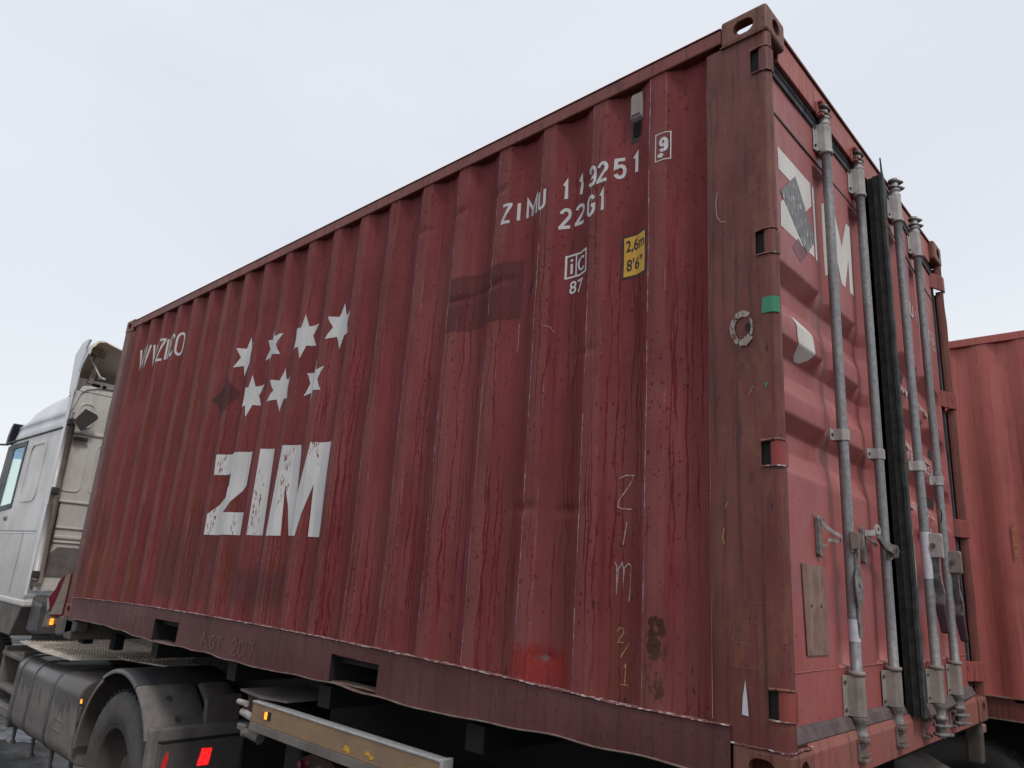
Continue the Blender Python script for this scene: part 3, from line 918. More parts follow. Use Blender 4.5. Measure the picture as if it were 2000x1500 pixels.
# thick black gasket on the free edge of the ajar leaf
mb = MB(Tf)
def gz(i): return .12 + (2.455 - .12) * i / 40
gr = random.Random(5)
rows = [(-.055, 1.170), (-.030, 1.176), (-.028, 1.184), (-.004, 1.186), (.000, 1.194), (.012, 1.194), (.016, 1.186), (.016, 1.166), (.004, 1.160)]
jit = [gr.uniform(-.0016, .0016) for _ in range(41)]
mb.grid(list(range(len(rows))), list(range(41)), lambda i, j: Tf(rows[int(i)][0] + (jit[int(j)] if 4 <= i <= 7 else 0), rows[int(i)][1] + jit[int(j)] * .5, gz(j))) if False else None
mb = MB()
mb.grid(list(range(len(rows))), list(range(41)), lambda i, j: Tf(rows[int(i)][0] + (jit[int(j)] if 4 <= i <= 7 else 0), rows[int(i)][1] + jit[int(j)] * .5, gz(j)), smooth=False)
mb.obj('edge_gasket', 'bgreen', door_f, label='thick black rubber seal on the free edge')
mb = MB(Tf); mb.box((-.046, 1.150, .13), (-.002, 1.1695, 2.44)); mb.obj('edge_plate', 'black', door_f)
mb = MB()     # curled tip of the seal above the leaf
pts = [(.006, 1.190, 2.40), (.010, 1.196, 2.47), (.006, 1.205, 2.53)]
mb.prism([(1.140, 2.34), (1.185, 2.34), (1.192, 2.43), (1.205, 2.53), (1.172, 2.46), (1.120, 2.40)], 0, 0, .006)
mb.v = [Vector(Tf(.008 + v.x + .02 * (v.z - 2.34), v.y, v.z)) for v in mb.v]
mb.obj('seal_flap', 'gasket', door_f, label='torn seal flap sticking up at the door top')
mb = MB(Tn); mb.box((-.05, 1.166, .13), (-.012, 1.176, 2.44)); mb.obj('edge_gasket', 'black', door_n)
# torn label remains on the black seal
for (z0, z1, w) in ((.96, 1.0, .012), (.60, .78, .022), (.80, .83, .010)):
    mb = MB(); n = 8
    zz = [z0 + (z1 - z0) * i / n for i in range(n + 1)]
    mb.grid([0, 1], zz, lambda i, z: Tf(.018, 1.183 - w * (.4 + .6 * math.sin((z - z0) / (z1 - z0) * 3.1)) * i, z))
    mb.obj('torn_label', 'whiteboard', door_f)

# ---- lock rods
def lock_rod(door, T, u, far, tape=None, hub=.745, arm=None):
    R = .0185
    mb = MB(T); mb.tube([(.034, u, z) for z in (.16, .5, 1.0, 1.6, 2.1, 2.43)], R, 20)
    mb.obj('lock_rod', 'galv', door)
    # bracket plates + collars, top and bottom
    for top in (0, 1):
        z0, z1 = ((.165, .290) if not top else (2.283, 2.405))
        mb = MB(T)
        hw = .040
        prof_ = [(-.050, .002), (-.050, .006), (-.028, .010), (-.022, .040), (-.012, .055), (.010, .057), (.022, .046), (.028, .012), (.048, .007), (.048, .002)]
        mb.prism([(p[1], u + p[0]) for p in prof_], 2, z0, z1)
        mb.obj('rod_bracket', 'galvp' if top else 'galvd', door, bev=.003)
        mb = MB(T)
        for zz in (z0 + .02, z1 - .02):
            for yy in (u - .042, u + .040):
                mb.lathe([(.0001, .0), (.007, .0), (.007, .006), (.004, .009), (.0001, .009)], (0, 0, 0), 0, 8) if False else mb.tube([(.006, yy, zz), (.014, yy, zz)], .0058, 8)
        mb.obj('bracket_bolt', 'cast', door)
        ring = z0 - .008 if top else z1 + .008
        mb = MB(T); mb.lathe([(.02, -.008), (.0265, -.007), (.028, 0), (.0265, .007), (.02, .008)], (.034, u, ring), 2, 20)
        mb.obj('rod_collar', 'galvp' if top else 'galvd', door)
        # neck and cam
        mb = MB(T)
        if top:
            mb.lathe([(.024, 2.405), (.024, 2.412), (.019, 2.418), (.019, 2.430), (.0235, 2.433), (.0235, 2.440), (.016, 2.446), (.016, 2.50)], (.034, u, 0), 2, 18)
            zc = 2.468
        else:
            mb.lathe([(.026, .165), (.026, .152), (.021, .146), (.021, .118), (.026, .114), (.026, .106), (.017, .098), (.015, .040)], (.034, u, 0), 2, 18)
            zc = .068
        mb.obj('rod_neck', 'galvp' if top else 'castg', door, label='greenish dusty rod neck' if not top else None)
        mb = MB(T)
        s_ = 1 if not far else -1
        oo = .035 if not far else .0
        # two-lobed cam: upper and lower fingers
        for dz, ln in ((.016, .036), (-.016, .040)):
            mb.prism([(.030 - .012, u - ln), (.030 + .014, u - ln - .006), (.056, u - .006), (.058, u + .022), (.044, u + .034), (.020, u + .026), (.010, u + .0)], 2, zc + dz - .006, zc + dz + .006)
        mb.prism([(.006, u - .016), (.026, u - .030), (.034, u - .018), (.05, u + .006), (.02, u + .018)], 2, zc - .010, zc + .010)
        if not far:
            mb.obj('locking_cam', 'cast', door, bev=.004)
        else:
            mb2 = MB(); piv = T(.034, u, 0)
            an = rad(-48)
            mb2.v = [Vector((piv[0] + (v.x - piv[0]) * math.cos(an) - (v.y - piv[1]) * math.sin(an), piv[1] + (v.x - piv[0]) * math.sin(an) + (v.y - piv[1]) * math.cos(an), v.z)) for v in mb.v]
            mb2.f, mb2.sm = mb.f, mb.sm
            mb2.obj('locking_cam', 'castg', door, bev=.004)
        if not (far and top):
            mb = MB()
            px, py, _ = T(.034, u, 0)
            kx = -.030 if top else -.012
            for dz in (.030, -.030):
                mb.box((kx - .002, py - .045, zc + dz - .006), (kx + .026, py + .012, zc + dz + .006))
            mb.box((kx - .002, py - .05, zc - .030), (kx + .007, py - .020, zc + .030))
            mb.obj('cam_keeper', 'cast' if not top else 'header', box20, bev=.003)
    # mid guide clip
    mb = MB(T)
    pr_ = [(-.043, .002), (-.043, .008), (-.026, .010), (-.023, .040), (-.010, .0565), (.010, .0565), (.023, .040), (.026, .010), (.043, .008), (.043, .002)]
    mb.prism([(p[1], u + p[0]) for p in pr_], 2, 1.086, 1.128)
    mb.obj('guide_clip', 'galvp', door, bev=.002)
    mb = MB(T); mb.tube([(.006, u - .035, 1.107), (.014, u - .035, 1.107)], .006, 8); mb.obj('clip_bolt', 'cast', door)
    if tape:
        mb = MB(T); mb.tube([(.034, u, z) for z in (tape[0], tape[1])], R + .0012, 20, cap=False); mb.obj('white_tape', 'tapew', door)
lock_rod(door_n, Tn, .585, False, tape=(.398, .470))
lock_rod(door_n, Tn, .995, False)
lock_rod(door_f, Tf, 1.03, True, tape=(.64, .83))
lock_rod(door_f, Tf, .59, True)

# ---- handles: rod 1 (hanging), rod 2 (arm to the left)
def strap(T, pts, w, t, dirv=(0, 1, 0)):
    """flat bar following pts (out,u,z), width w along dirv list"""
    mb = MB(T)
    vs, fs = [], []
    n = len(pts)
    for i, p in enumerate(pts):
        ww = w[i] if isinstance(w, (list, tuple)) else w
        d = dirv[i] if isinstance(dirv, list) else dirv
        d = Vector(d).normalized()
        tn = (Vector(pts[min(i + 1, n - 1)]) - Vector(pts[max(i - 1, 0)])).normalized()
        nn = d.cross(tn).normalized()
        for a, b in ((-1, -1), (1, -1), (1, 1), (-1, 1)):
            q = Vector(p) + d * (a * ww / 2) + nn * (b * t / 2)
            vs.append(tuple(q))
    for i in range(n - 1):
        for k in range(4):
            k2 = (k + 1) % 4
            fs.append((i * 4 + k, i * 4 + k2, i * 4 + 4 + k2, i * 4 + 4 + k))
    fs += [(0, 3, 2, 1), ((n - 1) * 4, (n - 1) * 4 + 1, (n - 1) * 4 + 2, (n - 1) * 4 + 3)]
    mb.add(vs, fs)
    return mb
u1 = .585
mb = MB(Tn)
for sgn in (-1, 1):
    mb.prism([(.050, .700), (.075, .705), (.080, .735), (.074, .757), (.058, .764), (.046, .755)], 1, u1 - .004 + sgn * .020 - .003, u1 - .004 + sgn * .020 + .003)
mb.prism([(.046, .690), (.054, .690), (.054, .764), (.046, .764)], 1, u1 - .024, u1 + .018)
mb.obj('handle_hub', 'galvd', door_n, bev=.002)
strap(Tn, [(.066, u1 - .004, .752), (.064, u1 - .004, .690), (.062, u1 - .006, .650), (.060, u1 - .008, .610), (.062, u1 - .010, .560), (.060, u1 - .006, .535), (.056, u1 - .002, .510), (.054, u1, .470), (.054, u1 + .002, .430), (.054, u1 + .002, .412)],
      [.022, .020, .014, .040, .042, .036, .026, .026, .026, .018], .007, [(0, 1, 0)] * 3 + [(.25, 1, 0)] * 3 + [(0, 1, 0)] * 4).obj('door_handle', 'castg', door_n, bev=.002, label='twisted steel handle hanging along the first rod')
mb = MB(Tn); mb.tube([(.062, u1 - .006, .582), (.068, u1 - .006, .582)], .009, 12); mb.obj('handle_rivet', 'castg', door_n)
u2 = .995
mb = MB(Tn)
for sgn in (-1, 1):
    mb.prism([(.046, .700), (.070, .704), (.076, .730), (.070, .750), (.046, .756)], 1, u2 + .010 + sgn * .022 - .003, u2 + .010 + sgn * .022 + .003)
mb.prism([(.044, .695), (.051, .695), (.051, .758), (.044, .758)], 1, u2 - .02, u2 + .03)
mb.obj('handle_hub', 'castg', door_n, bev=.002)
strap(Tn, [(.062, u2 + .005, .725), (.064, u2 - .06, .732), (.060, u2 - .10, .742), (.066, u2 - .15, .752), (.070, u2 - .205, .766)], [.026, .024, .030, .028, .020], .013, (.1, 0, 1)).obj('door_handle', 'castg', door_n, bev=.003, label='short steel handle arm reaching left from the second rod')
# keeper plates (handle retainers) on the leaf
def keeper(T, door, u, z, kind):
    mb = MB(T)
    oc = [(math.cos(t) * .013, math.sin(t) * .062 if False else 0) for t in ()]
    pts = []
    for k in range(16):
        t = 2 * math.pi * (k + .5) / 16
        pts.append((u + .013 * math.cos(t), z + .013 * math.sin(t) + math.copysign(.055, math.sin(t))))
    mb.prism(pts, 0, .001, .016)
    mb.obj('keeper_plate', 'castg', door, bev=.002)
    mb = MB(T); mb.tube([(.016, u + .012, z + .050), (.026, u + .012, z + .050)], .008, 10); mb.obj('keeper_bolt', 'cast', door)
    if kind == 0:
        strap(T, [(.018, u, z + .05), (.030, u + .006, z + .03), (.050, u + .022, z + .012), (.062, u + .045, z + .004), (.060, u + .058, z - .006), (.056, u + .055, z - .014)], [.016, .014, .012, .012, .012, .010], .005, (.2, 0, 1)).obj('keeper_hook', 'galvp', door, bev=.001)
        strap(T, [(.016, u, z - .03), (.032, u + .004, z - .034), (.034, u + .012, z - .014), (.040, u + .03, z - .010), (.054, u + .052, z - .014)], .010, .005, (.2, 0, 1)).obj('keeper_hook', 'galvp', door, bev=.001)
    else:
        mb = MB(T)
        pts = []
        cz, cu = z + .060, u + .052
        ring_o = [(cu + .030 * math.cos(t), cz + .022 * math.sin(t)) for t in [2 * math.pi * k / 20 for k in range(20)]]
        ring_i = [(cu + .013 * math.cos(t), cz + .011 * math.sin(t)) for t in [2 * math.pi * k / 20 for k in range(20)]]
        vs = [(.044, a, b) for a, b in ring_o] + [(.044, a, b) for a, b in ring_i] + [(.050, a, b) for a, b in ring_o] + [(.050, a, b) for a, b in ring_i]
        fs = []
        for k in range(20):
            j = (k + 1) % 20
            fs += [(k, j, 20 + j, 20 + k), (40 + k, 60 + k, 60 + j, 40 + j), (k, 40 + k, 40 + j, j), (20 + k, 20 + j, 60 + j, 60 + k)]
        mb.add(vs, fs)
        mb.obj('keeper_eye', 'galvp', door)
        strap(T, [(.016, u, z + .045), (.034, u + .008, z + .045), (.046, u + .026, z + .05)], .022, .006, (0, .1, 1)).obj('keeper_hook', 'galvp', door, bev=.001)
        strap(T, [(.020, u + .004, z + .03), (.040, u + .010, z + .015), (.052, u + .012, z - .005)], .022, .006, (0, 1, .2)).obj('keeper_hook', 'castg', door, bev=.001)
keeper(Tn, door_n, .375, .730, 0)
keeper(Tn, door_n, .820, .735, 1)
# right leaf: hubs and hanging handles with dark red grips
for d, z, m_ in ((1.03, .775, 'galvp'), (.59, .735, 'galvd')):
    mb = MB(Tf)
    mb.prism([(.030, z - .05), (.098, z - .048), (.100, z + .035), (.088, z + .050), (.030, z + .048)], 1, d + .004, d + .012)
    mb.prism([(.086, z - .05), (.094, z - .05), (.094, z + .050), (.086, z + .050)], 1, d - .04, d + .003)
    mb.obj('handle_hub', m_, door_f, bev=.003)
    mb = MB(Tf); mb.tube([(.064, d + .012, z), (.064, d + .020, z)], .010, 10); mb.obj('hub_bolt', 'cast', door_f)
    strap(Tf, [(.058, d - .006, z - .03), (.062, d - .010, z - .12), (.072, d - .012, z - .19), (.068, d - .012, z - .235)], [.046, .040, .040, .032], .007, [(1, 0, 0), (1, .5, 0), (1, .5, 0), (1, 0, 0)]).obj('door_handle', 'castg', door_f, bev=.002)
    strap(Tf, [(.068, d - .012, z - .230), (.070, d - .012, z - .27), (.078, d - .012, z - .345)], [.036, .036, .030], .022, (1, 0, 0)).obj('handle_grip', 'redgrip', door_f, bev=.006)
mb = MB(Tf); mb.tube([(.012, .955, .835), (.046, .955, .835)], .018, 14); mb.obj('keeper_eye', 'galvp', door_f)
# thin wire on the ajar leaf
mb = MB(Tf); mb.tube([(.03, .66, 1.09), (.03, .70, 1.03), (.045, .64, .95), (.03, .60, .90)], .0022, 6); mb.obj('wire', 'blackp', door_f)

# hinges: near leaf knuckles inside the slots, right leaf lugs reaching to the far post
for k, (a, b) in enumerate(SLOTS):
    zc = (a + b) / 2
    hm = {1: 'redlug'}.get(k, 'post' if k > 1 else 'hinge')
    mb = MB(); h = (b - a) / 2 - .001
    mb.prism([(-.040, .008), (-.034, .0025), (-.020, .001), (-.010, .004), (-.003, .012), (.0005, .024), (.0005, .046), (-.030, .056), (-.040, .030)], 2, zc - h, zc + h)
    mb.obj('hinge', hm, door_n, bev=.003, label='bright red hinge knuckle' if k == 1 else None)
    mb = MB(); mb.box((-.064, .046, a), (-.045, .050, b)); mb.obj('hinge_back', 'frame', door_n)
    mb = MB()
    y_p = CW
    mb.prism([(-.047, 2.290), (-.034, 2.312), (-.014, 2.362), (.000, 2.385), (.003, 2.420), (.001, 2.4385), (-.008, 2.437), (-.012, 2.392), (-.024, 2.368), (-.040, 2.325), (-.050, 2.312)], 2, zc - .050, zc + .045)
    mb.obj('hinge', 'hinge', door_f, bev=.004, label='orange-red hinge lug on the far post')
# far jamb gasket
mb = MB(); mb.box((-.075, 2.355, .13), (-.045, 2.375, 2.45)); mb.obj('edge_gasket', 'gasket', door_f)
mb = MB(); mb.box((-.075, .046, .13), (-.053, .082, 2.45)); mb.obj('edge_gasket', 'black', door_n)
for a, b in SLOTS:
    mb = MB(); mb.box((-.0745, .0125, a - .01), (-.0385, .0355, b + .01)); mb.obj('slot_shade_box', 'dark', box20)  # black box added inside each slot to stand for its shade
mb = MB(); mb.box((-.20, 1.10, .14), (-.110, 1.30, 2.44)); mb.obj('gap_filler', 'dark', box20)  # black filler added behind the door gap to block the sky
mb = MB(); mb.tube([(-.2375, .0055, z) for z in zfine(.17, 2.47, .2)], .0012, 6); mb.obj('post_edge', 'seam', box20)
# the added filler box, not the hold alone, keeps the door gap dark

# ---- metal plate, oval sticker
mb = MB(Tn); mb.prism([(.228, .634), (.416, .632), (.424, .356), (.246, .358)], 0, .0035, .0065); mb.obj('metal_plate', 'plate', door_n, bev=.001, label='blank brownish metal plate fixed by two rivets')
for uu in (.292, .372):
    mb = MB(Tn); mb.tube([(.006, uu, .508), (.010, uu, .508)], .006, 10); mb.obj('rivet', 'cast', door_n)

# =================================================================== MARKINGS
def ribbon(pts, w, closed=False):
    """polyline -> list of quads with mitred joints"""
    P = [Vector(p) for p in pts]
    n = len(P)
    L_, R_ = [], []
    for i in range(n):
        if closed:
            a, b, c = P[i - 1], P[i], P[(i + 1) % n]
        else:
            a, b, c = P[max(i - 1, 0)], P[i], P[min(i + 1, n - 1)]
        d1 = (b - a) if (b - a).length > 1e-9 else (c - b)
        d2 = (c - b) if (c - b).length > 1e-9 else (b - a)
        d1, d2 = d1.normalized(), d2.normalized()
        n1, n2 = Vector((-d1.y, d1.x)), Vector((-d2.y, d2.x))
        m = (n1 + n2)
        m = m.normalized() if m.length > 1e-6 else n1
        k = w / 2 / max(.35, m.dot(n1))
        L_.append(b + m * k); R_.append(b - m * k)
    q = []
    for i in range(n if closed else n - 1):
        j = (i + 1) % n
        q.append([tuple(L_[i]), tuple(L_[j]), tuple(R_[j]), tuple(R_[i])])
    return q
def arc(cx, cy, rx_, ry_, a0, a1, n=10):
    return [(cx + rx_ * math.cos(rad(a0 + (a1 - a0) * i / n)), cy + ry_ * math.sin(rad(a0 + (a1 - a0) * i / n))) for i in range(n + 1)]
# stroke glyphs in a 0..1 x 0..1 box
GL = {
 'Z': [[(0, 1), (1, 1), (1, .93), (0, .07), (0, 0), (1, 0)]],
 'I': [[(.5, 0), (.5, 1)]],
 'M': [[(0, 0), (0, 1), (.5, .4), (1, 1), (1, 0)]],
 'U': [[(0, 1), (0, .25)] + arc(.5, .25, .5, .25, 180, 360) + [(1, 1)]],
 '1': [[(.15, .80), (.55, 1), (.55, 0)]],
 '9': [arc(.5, .72, .46, .28, 0, 360, 20), [(.96, .72), (.96, .34)] + arc(.5, .26, .46, .26, 0, -160)],
 '2': [arc(.5, .72, .46, .28, 165, -25) + [(0, .04), (0, 0), (1, 0)]],
 '5': [[(.95, 1), (.12, 1), (.08, .56)] + arc(.5, .32, .46, .32, 120, -160, 16)],
 'G': [arc(.5, .70, .48, .30, 20, 180) + arc(.5, .30, .48, .30, 180, 360) + [(.98, .48), (.55, .48)]],
 'C': [arc(.5, .70, .48, .30, 20, 180) + arc(.5, .30, .48, .30, 180, 340)],
 'O': [arc(.5, .70, .48, .30, 0, 180) + arc(.5, .30, .48, .30, 180, 360) + [(.98, .70)]],
 'W': [[(0, 1), (.25, 0), (.5, 1), (.75, 0), (1, 1)]],
 '.': [[(.4, 0), (.4, .12)]],
}
def place_glyph(ch, x0, z0, w, h, sw, slope=0):
    out = []
    for st in GL[ch]:
        out += ribbon([(x0 + sw / 2 + p[0] * (w - sw), z0 + sw / 2 + p[1] * (h - sw) + slope * (x0 + p[0] * w)) for p in st], sw)
    return out
def glyph_row(s_, x0, x1, z0, h, sw, adv=None, narrow=('1', 'I', '.')):
    n = len(s_)
    cell = (x1 - x0) / n
    res = []
    for i, ch in enumerate(s_):
        if ch == ' ': continue
        w = cell * .66
        res.append((ch, place_glyph(ch, x0 + i * cell, z0, w if ch not in '.' else sw * 2, h, sw)))
    return res
def font_polys(txt, x0, x1, z0, z1, off=0.0):
    cu = bpy.data.curves.new('t', 'FONT'); cu.body = txt; cu.offset = off; cu.fill_mode = 'FRONT'; cu.resolution_u = 4
    ob = bpy.data.objects.new('t', cu); COL.objects.link(ob)
    dg = bpy.context.evaluated_depsgraph_get()
    me = bpy.data.meshes.new_from_object(ob.evaluated_get(dg))
    bpy.data.objects.remove(ob)
    xs = [v.co.x for v in me.vertices]; ys = [v.co.y for v in me.vertices]
    ax, bx_, ay, by_ = min(xs), max(xs), min(ys), max(ys)
    f = lambda c: (x0 + (c.x - ax) / (bx_ - ax) * (x1 - x0), z0 + (c.y - ay) / (by_ - ay) * (z1 - z0))
    return [[f(me.vertices[i].co) for i in p.vertices] for p in me.polygons]
def decal(name, polys, mat, parent, surf='side', lift=.0012, label=None, T=Tn):
    bm = bmesh.new()
    for poly in polys:
        vs = [bm.verts.new((p[0], p[1], 0)) for p in poly]
        try: bm.faces.new(vs)
        except ValueError: pass
    bm.normal_update()
    bmesh.ops.triangulate(bm, faces=bm.faces, ngon_method='EAR_CLIP')
    xs = [v.co.x for v in bm.verts]; zs = [v.co.y for v in bm.verts]
    if surf == 'side':
        bx = [x for x in XLIST if min(xs) < x < max(xs)]
        bz = [z for z in ZL if min(zs) < z < max(zs)]
    else:
        bx = [b for b in (.520, .532, .545, .640, .652, .665, .925, .94, .955, 1.06, 1.07, 1.085) if min(xs) < b < max(xs)]
        bz = [z for z in [c[0] for c in CZ] + [c[0] + .006 for c in CZ] + [c[0] - .006 for c in CZ] if min(zs) < z < max(zs)]
    if surf in ('side', 'door'):
        for x in bx:
            bmesh.ops.bisect_plane(bm, geom=bm.verts[:] + bm.edges[:] + bm.faces[:], plane_co=(x, 0, 0), plane_no=(1, 0, 0), dist=1e-6)
        for z in bz:
            bmesh.ops.bisect_plane(bm, geom=bm.verts[:] + bm.edges[:] + bm.faces[:], plane_co=(0, z, 0), plane_no=(0, 1, 0), dist=1e-6)
    def door_out(u, z):
        c = cdepth(z + .006) * .25 + cdepth(z) * .5 + cdepth(z - .006) * .25
        d = DD * c
        if .318 < z < 2.205:
            k = max(smoothstep(a, b, u) * (1 - smoothstep(c_, dd, u)) for a, b, c_, dd in [(.520, .545, .640, .665), (.925, .955, 1.06, 1.085)])
            d = max(d, k * .026)
        return -(d + .0015 * math.sin(u * 7 + z * 5))
    for v in bm.verts:
        x, z = v.co.x, v.co.y
        if surf == 'side': v.co = (x, side_y(x, z) - lift, z)
        elif surf == 'door': v.co = T(door_out(x, z) + lift, x, z)
        elif surf == 'far': v.co = Tf(.0015 + lift - (DD * cdepth(z)), x, z)
        elif surf == 'rail': v.co = (x, -.0065 - lift, z)
        elif surf == 'post': v.co = (x, .0002 - lift, z)
    bmesh.ops.recalc_face_normals(bm, faces=bm.faces)
    me = bpy.data.meshes.new(name)
    bm.to_mesh(me); bm.free()
    return link(name, me, mat, parent, label)

# big ZIM
SP = side
Zp = [[(-3.790, 1.200), (-3.365, 1.196), (-3.372, .985), (-3.555, .820), (-3.352, .820), (-3.352, .684), (-3.765, .682), (-3.768, .810), (-3.535, .985), (-3.535, 1.065), (-3.772, 1.065)]]
decal('big_letter', Zp, 'white', SP, label='large white letter Z')
decal('big_letter', [[(-3.205, 1.196), (-3.095, 1.195), (-3.083, .684), (-3.210, .683)]], 'white', SP, label='large white letter I')
Mp = [[(-2.950, 1.197), (-2.800, 1.195), (-2.712, .905), (-2.645, 1.192), (-2.463, 1.187), (-2.488, .679), (-2.594, .680), (-2.596, .960), (-2.685, .681), (-2.800, .684), (-2.885, .965), (-2.869, .683), (-2.985, .680)]]
decal('big_letter', Mp, 'white', SP, label='large white letter M')
# stars
def star(cx, cz, R, ry=1.0, rot=90):
    return [[(cx + (R if k % 2 == 0 else R * .50) * math.cos(rad(rot + 30 * k)) * .93, cz + (R if k % 2 == 0 else R * .50) * ry * math.sin(rad(rot + 30 * k))) for k in range(12)]]
for cx, cz in ((-3.652, 1.868), (-3.287, 1.868), (-2.922, 1.868), (-2.550, 1.868), (-3.480, 1.565), (-3.120, 1.565), (-2.748, 1.563)):
    decal('star', star(cx, cz, .140), 'white' if cx in (-3.287, -3.480, -2.748) else 'whitef', SP)
# WWW.ZIM.CO
for ch, x, w in (('W', -5.665, .125), ('W', -5.525, .125), ('W', -5.385, .125), ('.', -5.255, .03), ('Z', -5.205, .095), ('I', -5.105, .03), ('M', -5.065, .085), ('.', -4.985, .03), ('C', -4.955, .075), ('O', -4.868, .100)):
    decal('web_lettering', place_glyph(ch, x, 2.068 - (x + 4.8) * .008, w, .195 if ch != '.' else .05, .020), 'whitef', SP)
# owner code and size code
for z0, hh, items in ((2.100, .102, (('Z', -1.284, .056), ('I', -1.206, .018), ('M', -1.156, .080), ('U', -1.068, .054))),
                      (2.115, .096, (('1', -.938, .036), ('1', -.862, .036), ('9', -.790, .052), ('2', -.738, .056), ('5', -.666, .056), ('1', -.586, .044))),
                      (1.980, .098, (('2', -.946, .056), ('2', -.873, .060), ('G', -.795, .054), ('1', -.724, .036)))):
    for ch, x, w in items:
        decal('code_character', place_glyph(ch, x, z0, w, hh, .0150), 'whitef', SP)
decal('code_character', place_glyph('9', -.442, 2.142, .038, .064, .0135), 'whitef', SP)
decal('code_frame', ribbon([(-.456, 2.108), (-.396, 2.108), (-.396, 2.226), (-.456, 2.226)], .0042, True), 'white', SP)
decal('code_chip', [[(-.446, 2.122), (-.428, 2.118), (-.420, 2.130), (-.432, 2.140), (-.447, 2.134)]], 'whitef', SP)
decal('torn_foil', [[(-1.128, 2.110), (-1.105, 2.106), (-1.100, 2.140), (-1.122, 2.158)]], 'galv', SP)
# i|C 87
decal('logo_frame', ribbon([(-.908, 1.750), (-.791, 1.750), (-.791, 1.848), (-.908, 1.848)], .0085, True) + ribbon([(-.856, 1.752), (-.856, 1.846)], .007), 'whitef', SP, label='small white ic approval mark')
decal('logo_letter', ribbon([(-.880, 1.765), (-.880, 1.810)], .013) + ribbon([(-.880, 1.820), (-.880, 1.832)], .013), 'whitef', SP)
decal('logo_letter', ribbon(arc(-.822, 1.798, .022, .028, 45, 315, 14), .009), 'whitef', SP)
decal('logo_number', font_polys('87', -.885, -.808, 1.672, 1.730, .012), 'whitef', SP)
# yellow height sticker
decal('height_sticker', [[(-.626, 1.672), (-.500, 1.668), (-.500, 1.850), (-.626, 1.855)]], 'blackp', SP, lift=.0010, label='yellow height warning sticker with black border')
decal('sticker_face', [[(-.617, 1.681), (-.507, 1.677), (-.507, 1.842), (-.617, 1.846)]], 'yellow', SP, lift=.0018)
decal('sticker_text', font_polys('2,6m', -.608, -.512, 1.775, 1.833, .018), 'blackp', SP, lift=.0026)
decal('sticker_text', font_polys("8'6\"", -.604, -.522, 1.700, 1.752, .018), 'blackp', SP, lift=.0026)
# black stick mark
decal('black_mark', ribbon([(-1.078, 1.790), (-1.088, 1.760), (-1.100, 1.728)], .010), 'blackp', SP, lift=.003)
# ventilator
mb = MB(); mb.box((-.594, .040, 2.262), (-.508, .050, 2.495)); mb.obj('ventilator', 'ventd', box20, bev=.002, label='small grey plastic ventilator near the roof')
mb = MB(); mb.prism([(.040, 2.345), (.028, 2.350), (.016, 2.362), (.016, 2.462), (.024, 2.478), (.040, 2.480)], 0, -.584, -.530); mb.obj('ventilator_hood', 'vent', box20, bev=.005, label='pale grey ventilator hood')
mb = MB(); mb.box((-.578, .0145, 2.368), (-.538, .0165, 2.374)); mb.obj('hood_slot', 'blackp', box20)
for k in range(6):
    mb = MB(); mb.box((-.580, .034, 2.285 + k * .010), (-.534, .041, 2.290 + k * .010)); mb.obj('vent_louvre', 'frame', box20)
# chalk: Z I M down the wall, 2/1 ; AGT 2017 on the rail ; scribbles on the post
def wob(p, a=.0015):
    return [(x + random.uniform(-a, a), z + random.uniform(-a, a)) for x, z in p]
CH = [[(-.613, .900), (-.585, .908), (-.545, .908), (-.570, .870), (-.612, .822), (-.617, .800), (-.600, .792), (-.556, .790)],
      [(-.575, .745), (-.580, .715), (-.590, .668)],
      [(-.620, .610), (-.612, .592), (-.612, .500)], [(-.612, .500), (-.606, .585), (-.592, .606), (-.584, .580), (-.586, .520), (-.582, .590), (-.566, .606), (-.553, .595), (-.556, .500), (-.560, .478)]]
for c in CH: decal('chalk_stroke', ribbon(wob(c), .0042), 'chalk', SP, lift=.0014)
for c in ([(-.605, .378), (-.596, .392), (-.582, .392), (-.578, .378), (-.598, .352), (-.600, .345), (-.575, .346)], [(-.556, .345), (-.590, .300)], [(-.575, .268), (-.566, .280), (-.570, .218), (-.585, .214), (-.556, .216)]):
    decal('chalk_stroke', ribbon(wob(c), .0042), 'chalky', SP, lift=.0014)
decal('chalk_stroke', ribbon(wob([(-.99, 1.55), (-.975, 1.545), (-.955, 1.535), (-.94, 1.51)]), .002), 'chalk', SP, lift=.0014)
decal('chalk_stroke', ribbon(wob([(-1.155, 1.60), (-1.157, 1.57), (-1.156, 1.52), (-1.158, 1.47)]), .003), 'chalk', SP, lift=.0014)
RP = web
def rl(z): return z
AG = [[(-3.52, .035), (-3.50, .115), (-3.44, .038)], [(-3.50, .07), (-3.45, .07)], [(-3.36, .105), (-3.395, .10), (-3.41, .06), (-3.39, .035), (-3.355, .04), (-3.355, .068), (-3.38, .068)], [(-3.33, .105), (-3.26, .108)], [(-3.295, .106), (-3.30, .035)],
      [(-3.15, .095), (-3.12, .115), (-3.09, .095), (-3.11, .06), (-3.15, .03), (-3.085, .032)], arc(-3.035, .07, .026, .04, 0, 360, 14), [(-2.985, .112), (-2.99, .03)], [(-2.955, .11), (-2.905, .112), (-2.935, .03)]]
for c in AG: decal('chalk_stroke', ribbon(wob([(x * 1 + .0, z) for x, z in c]), .0065), 'chalkdim', RP, 'rail')
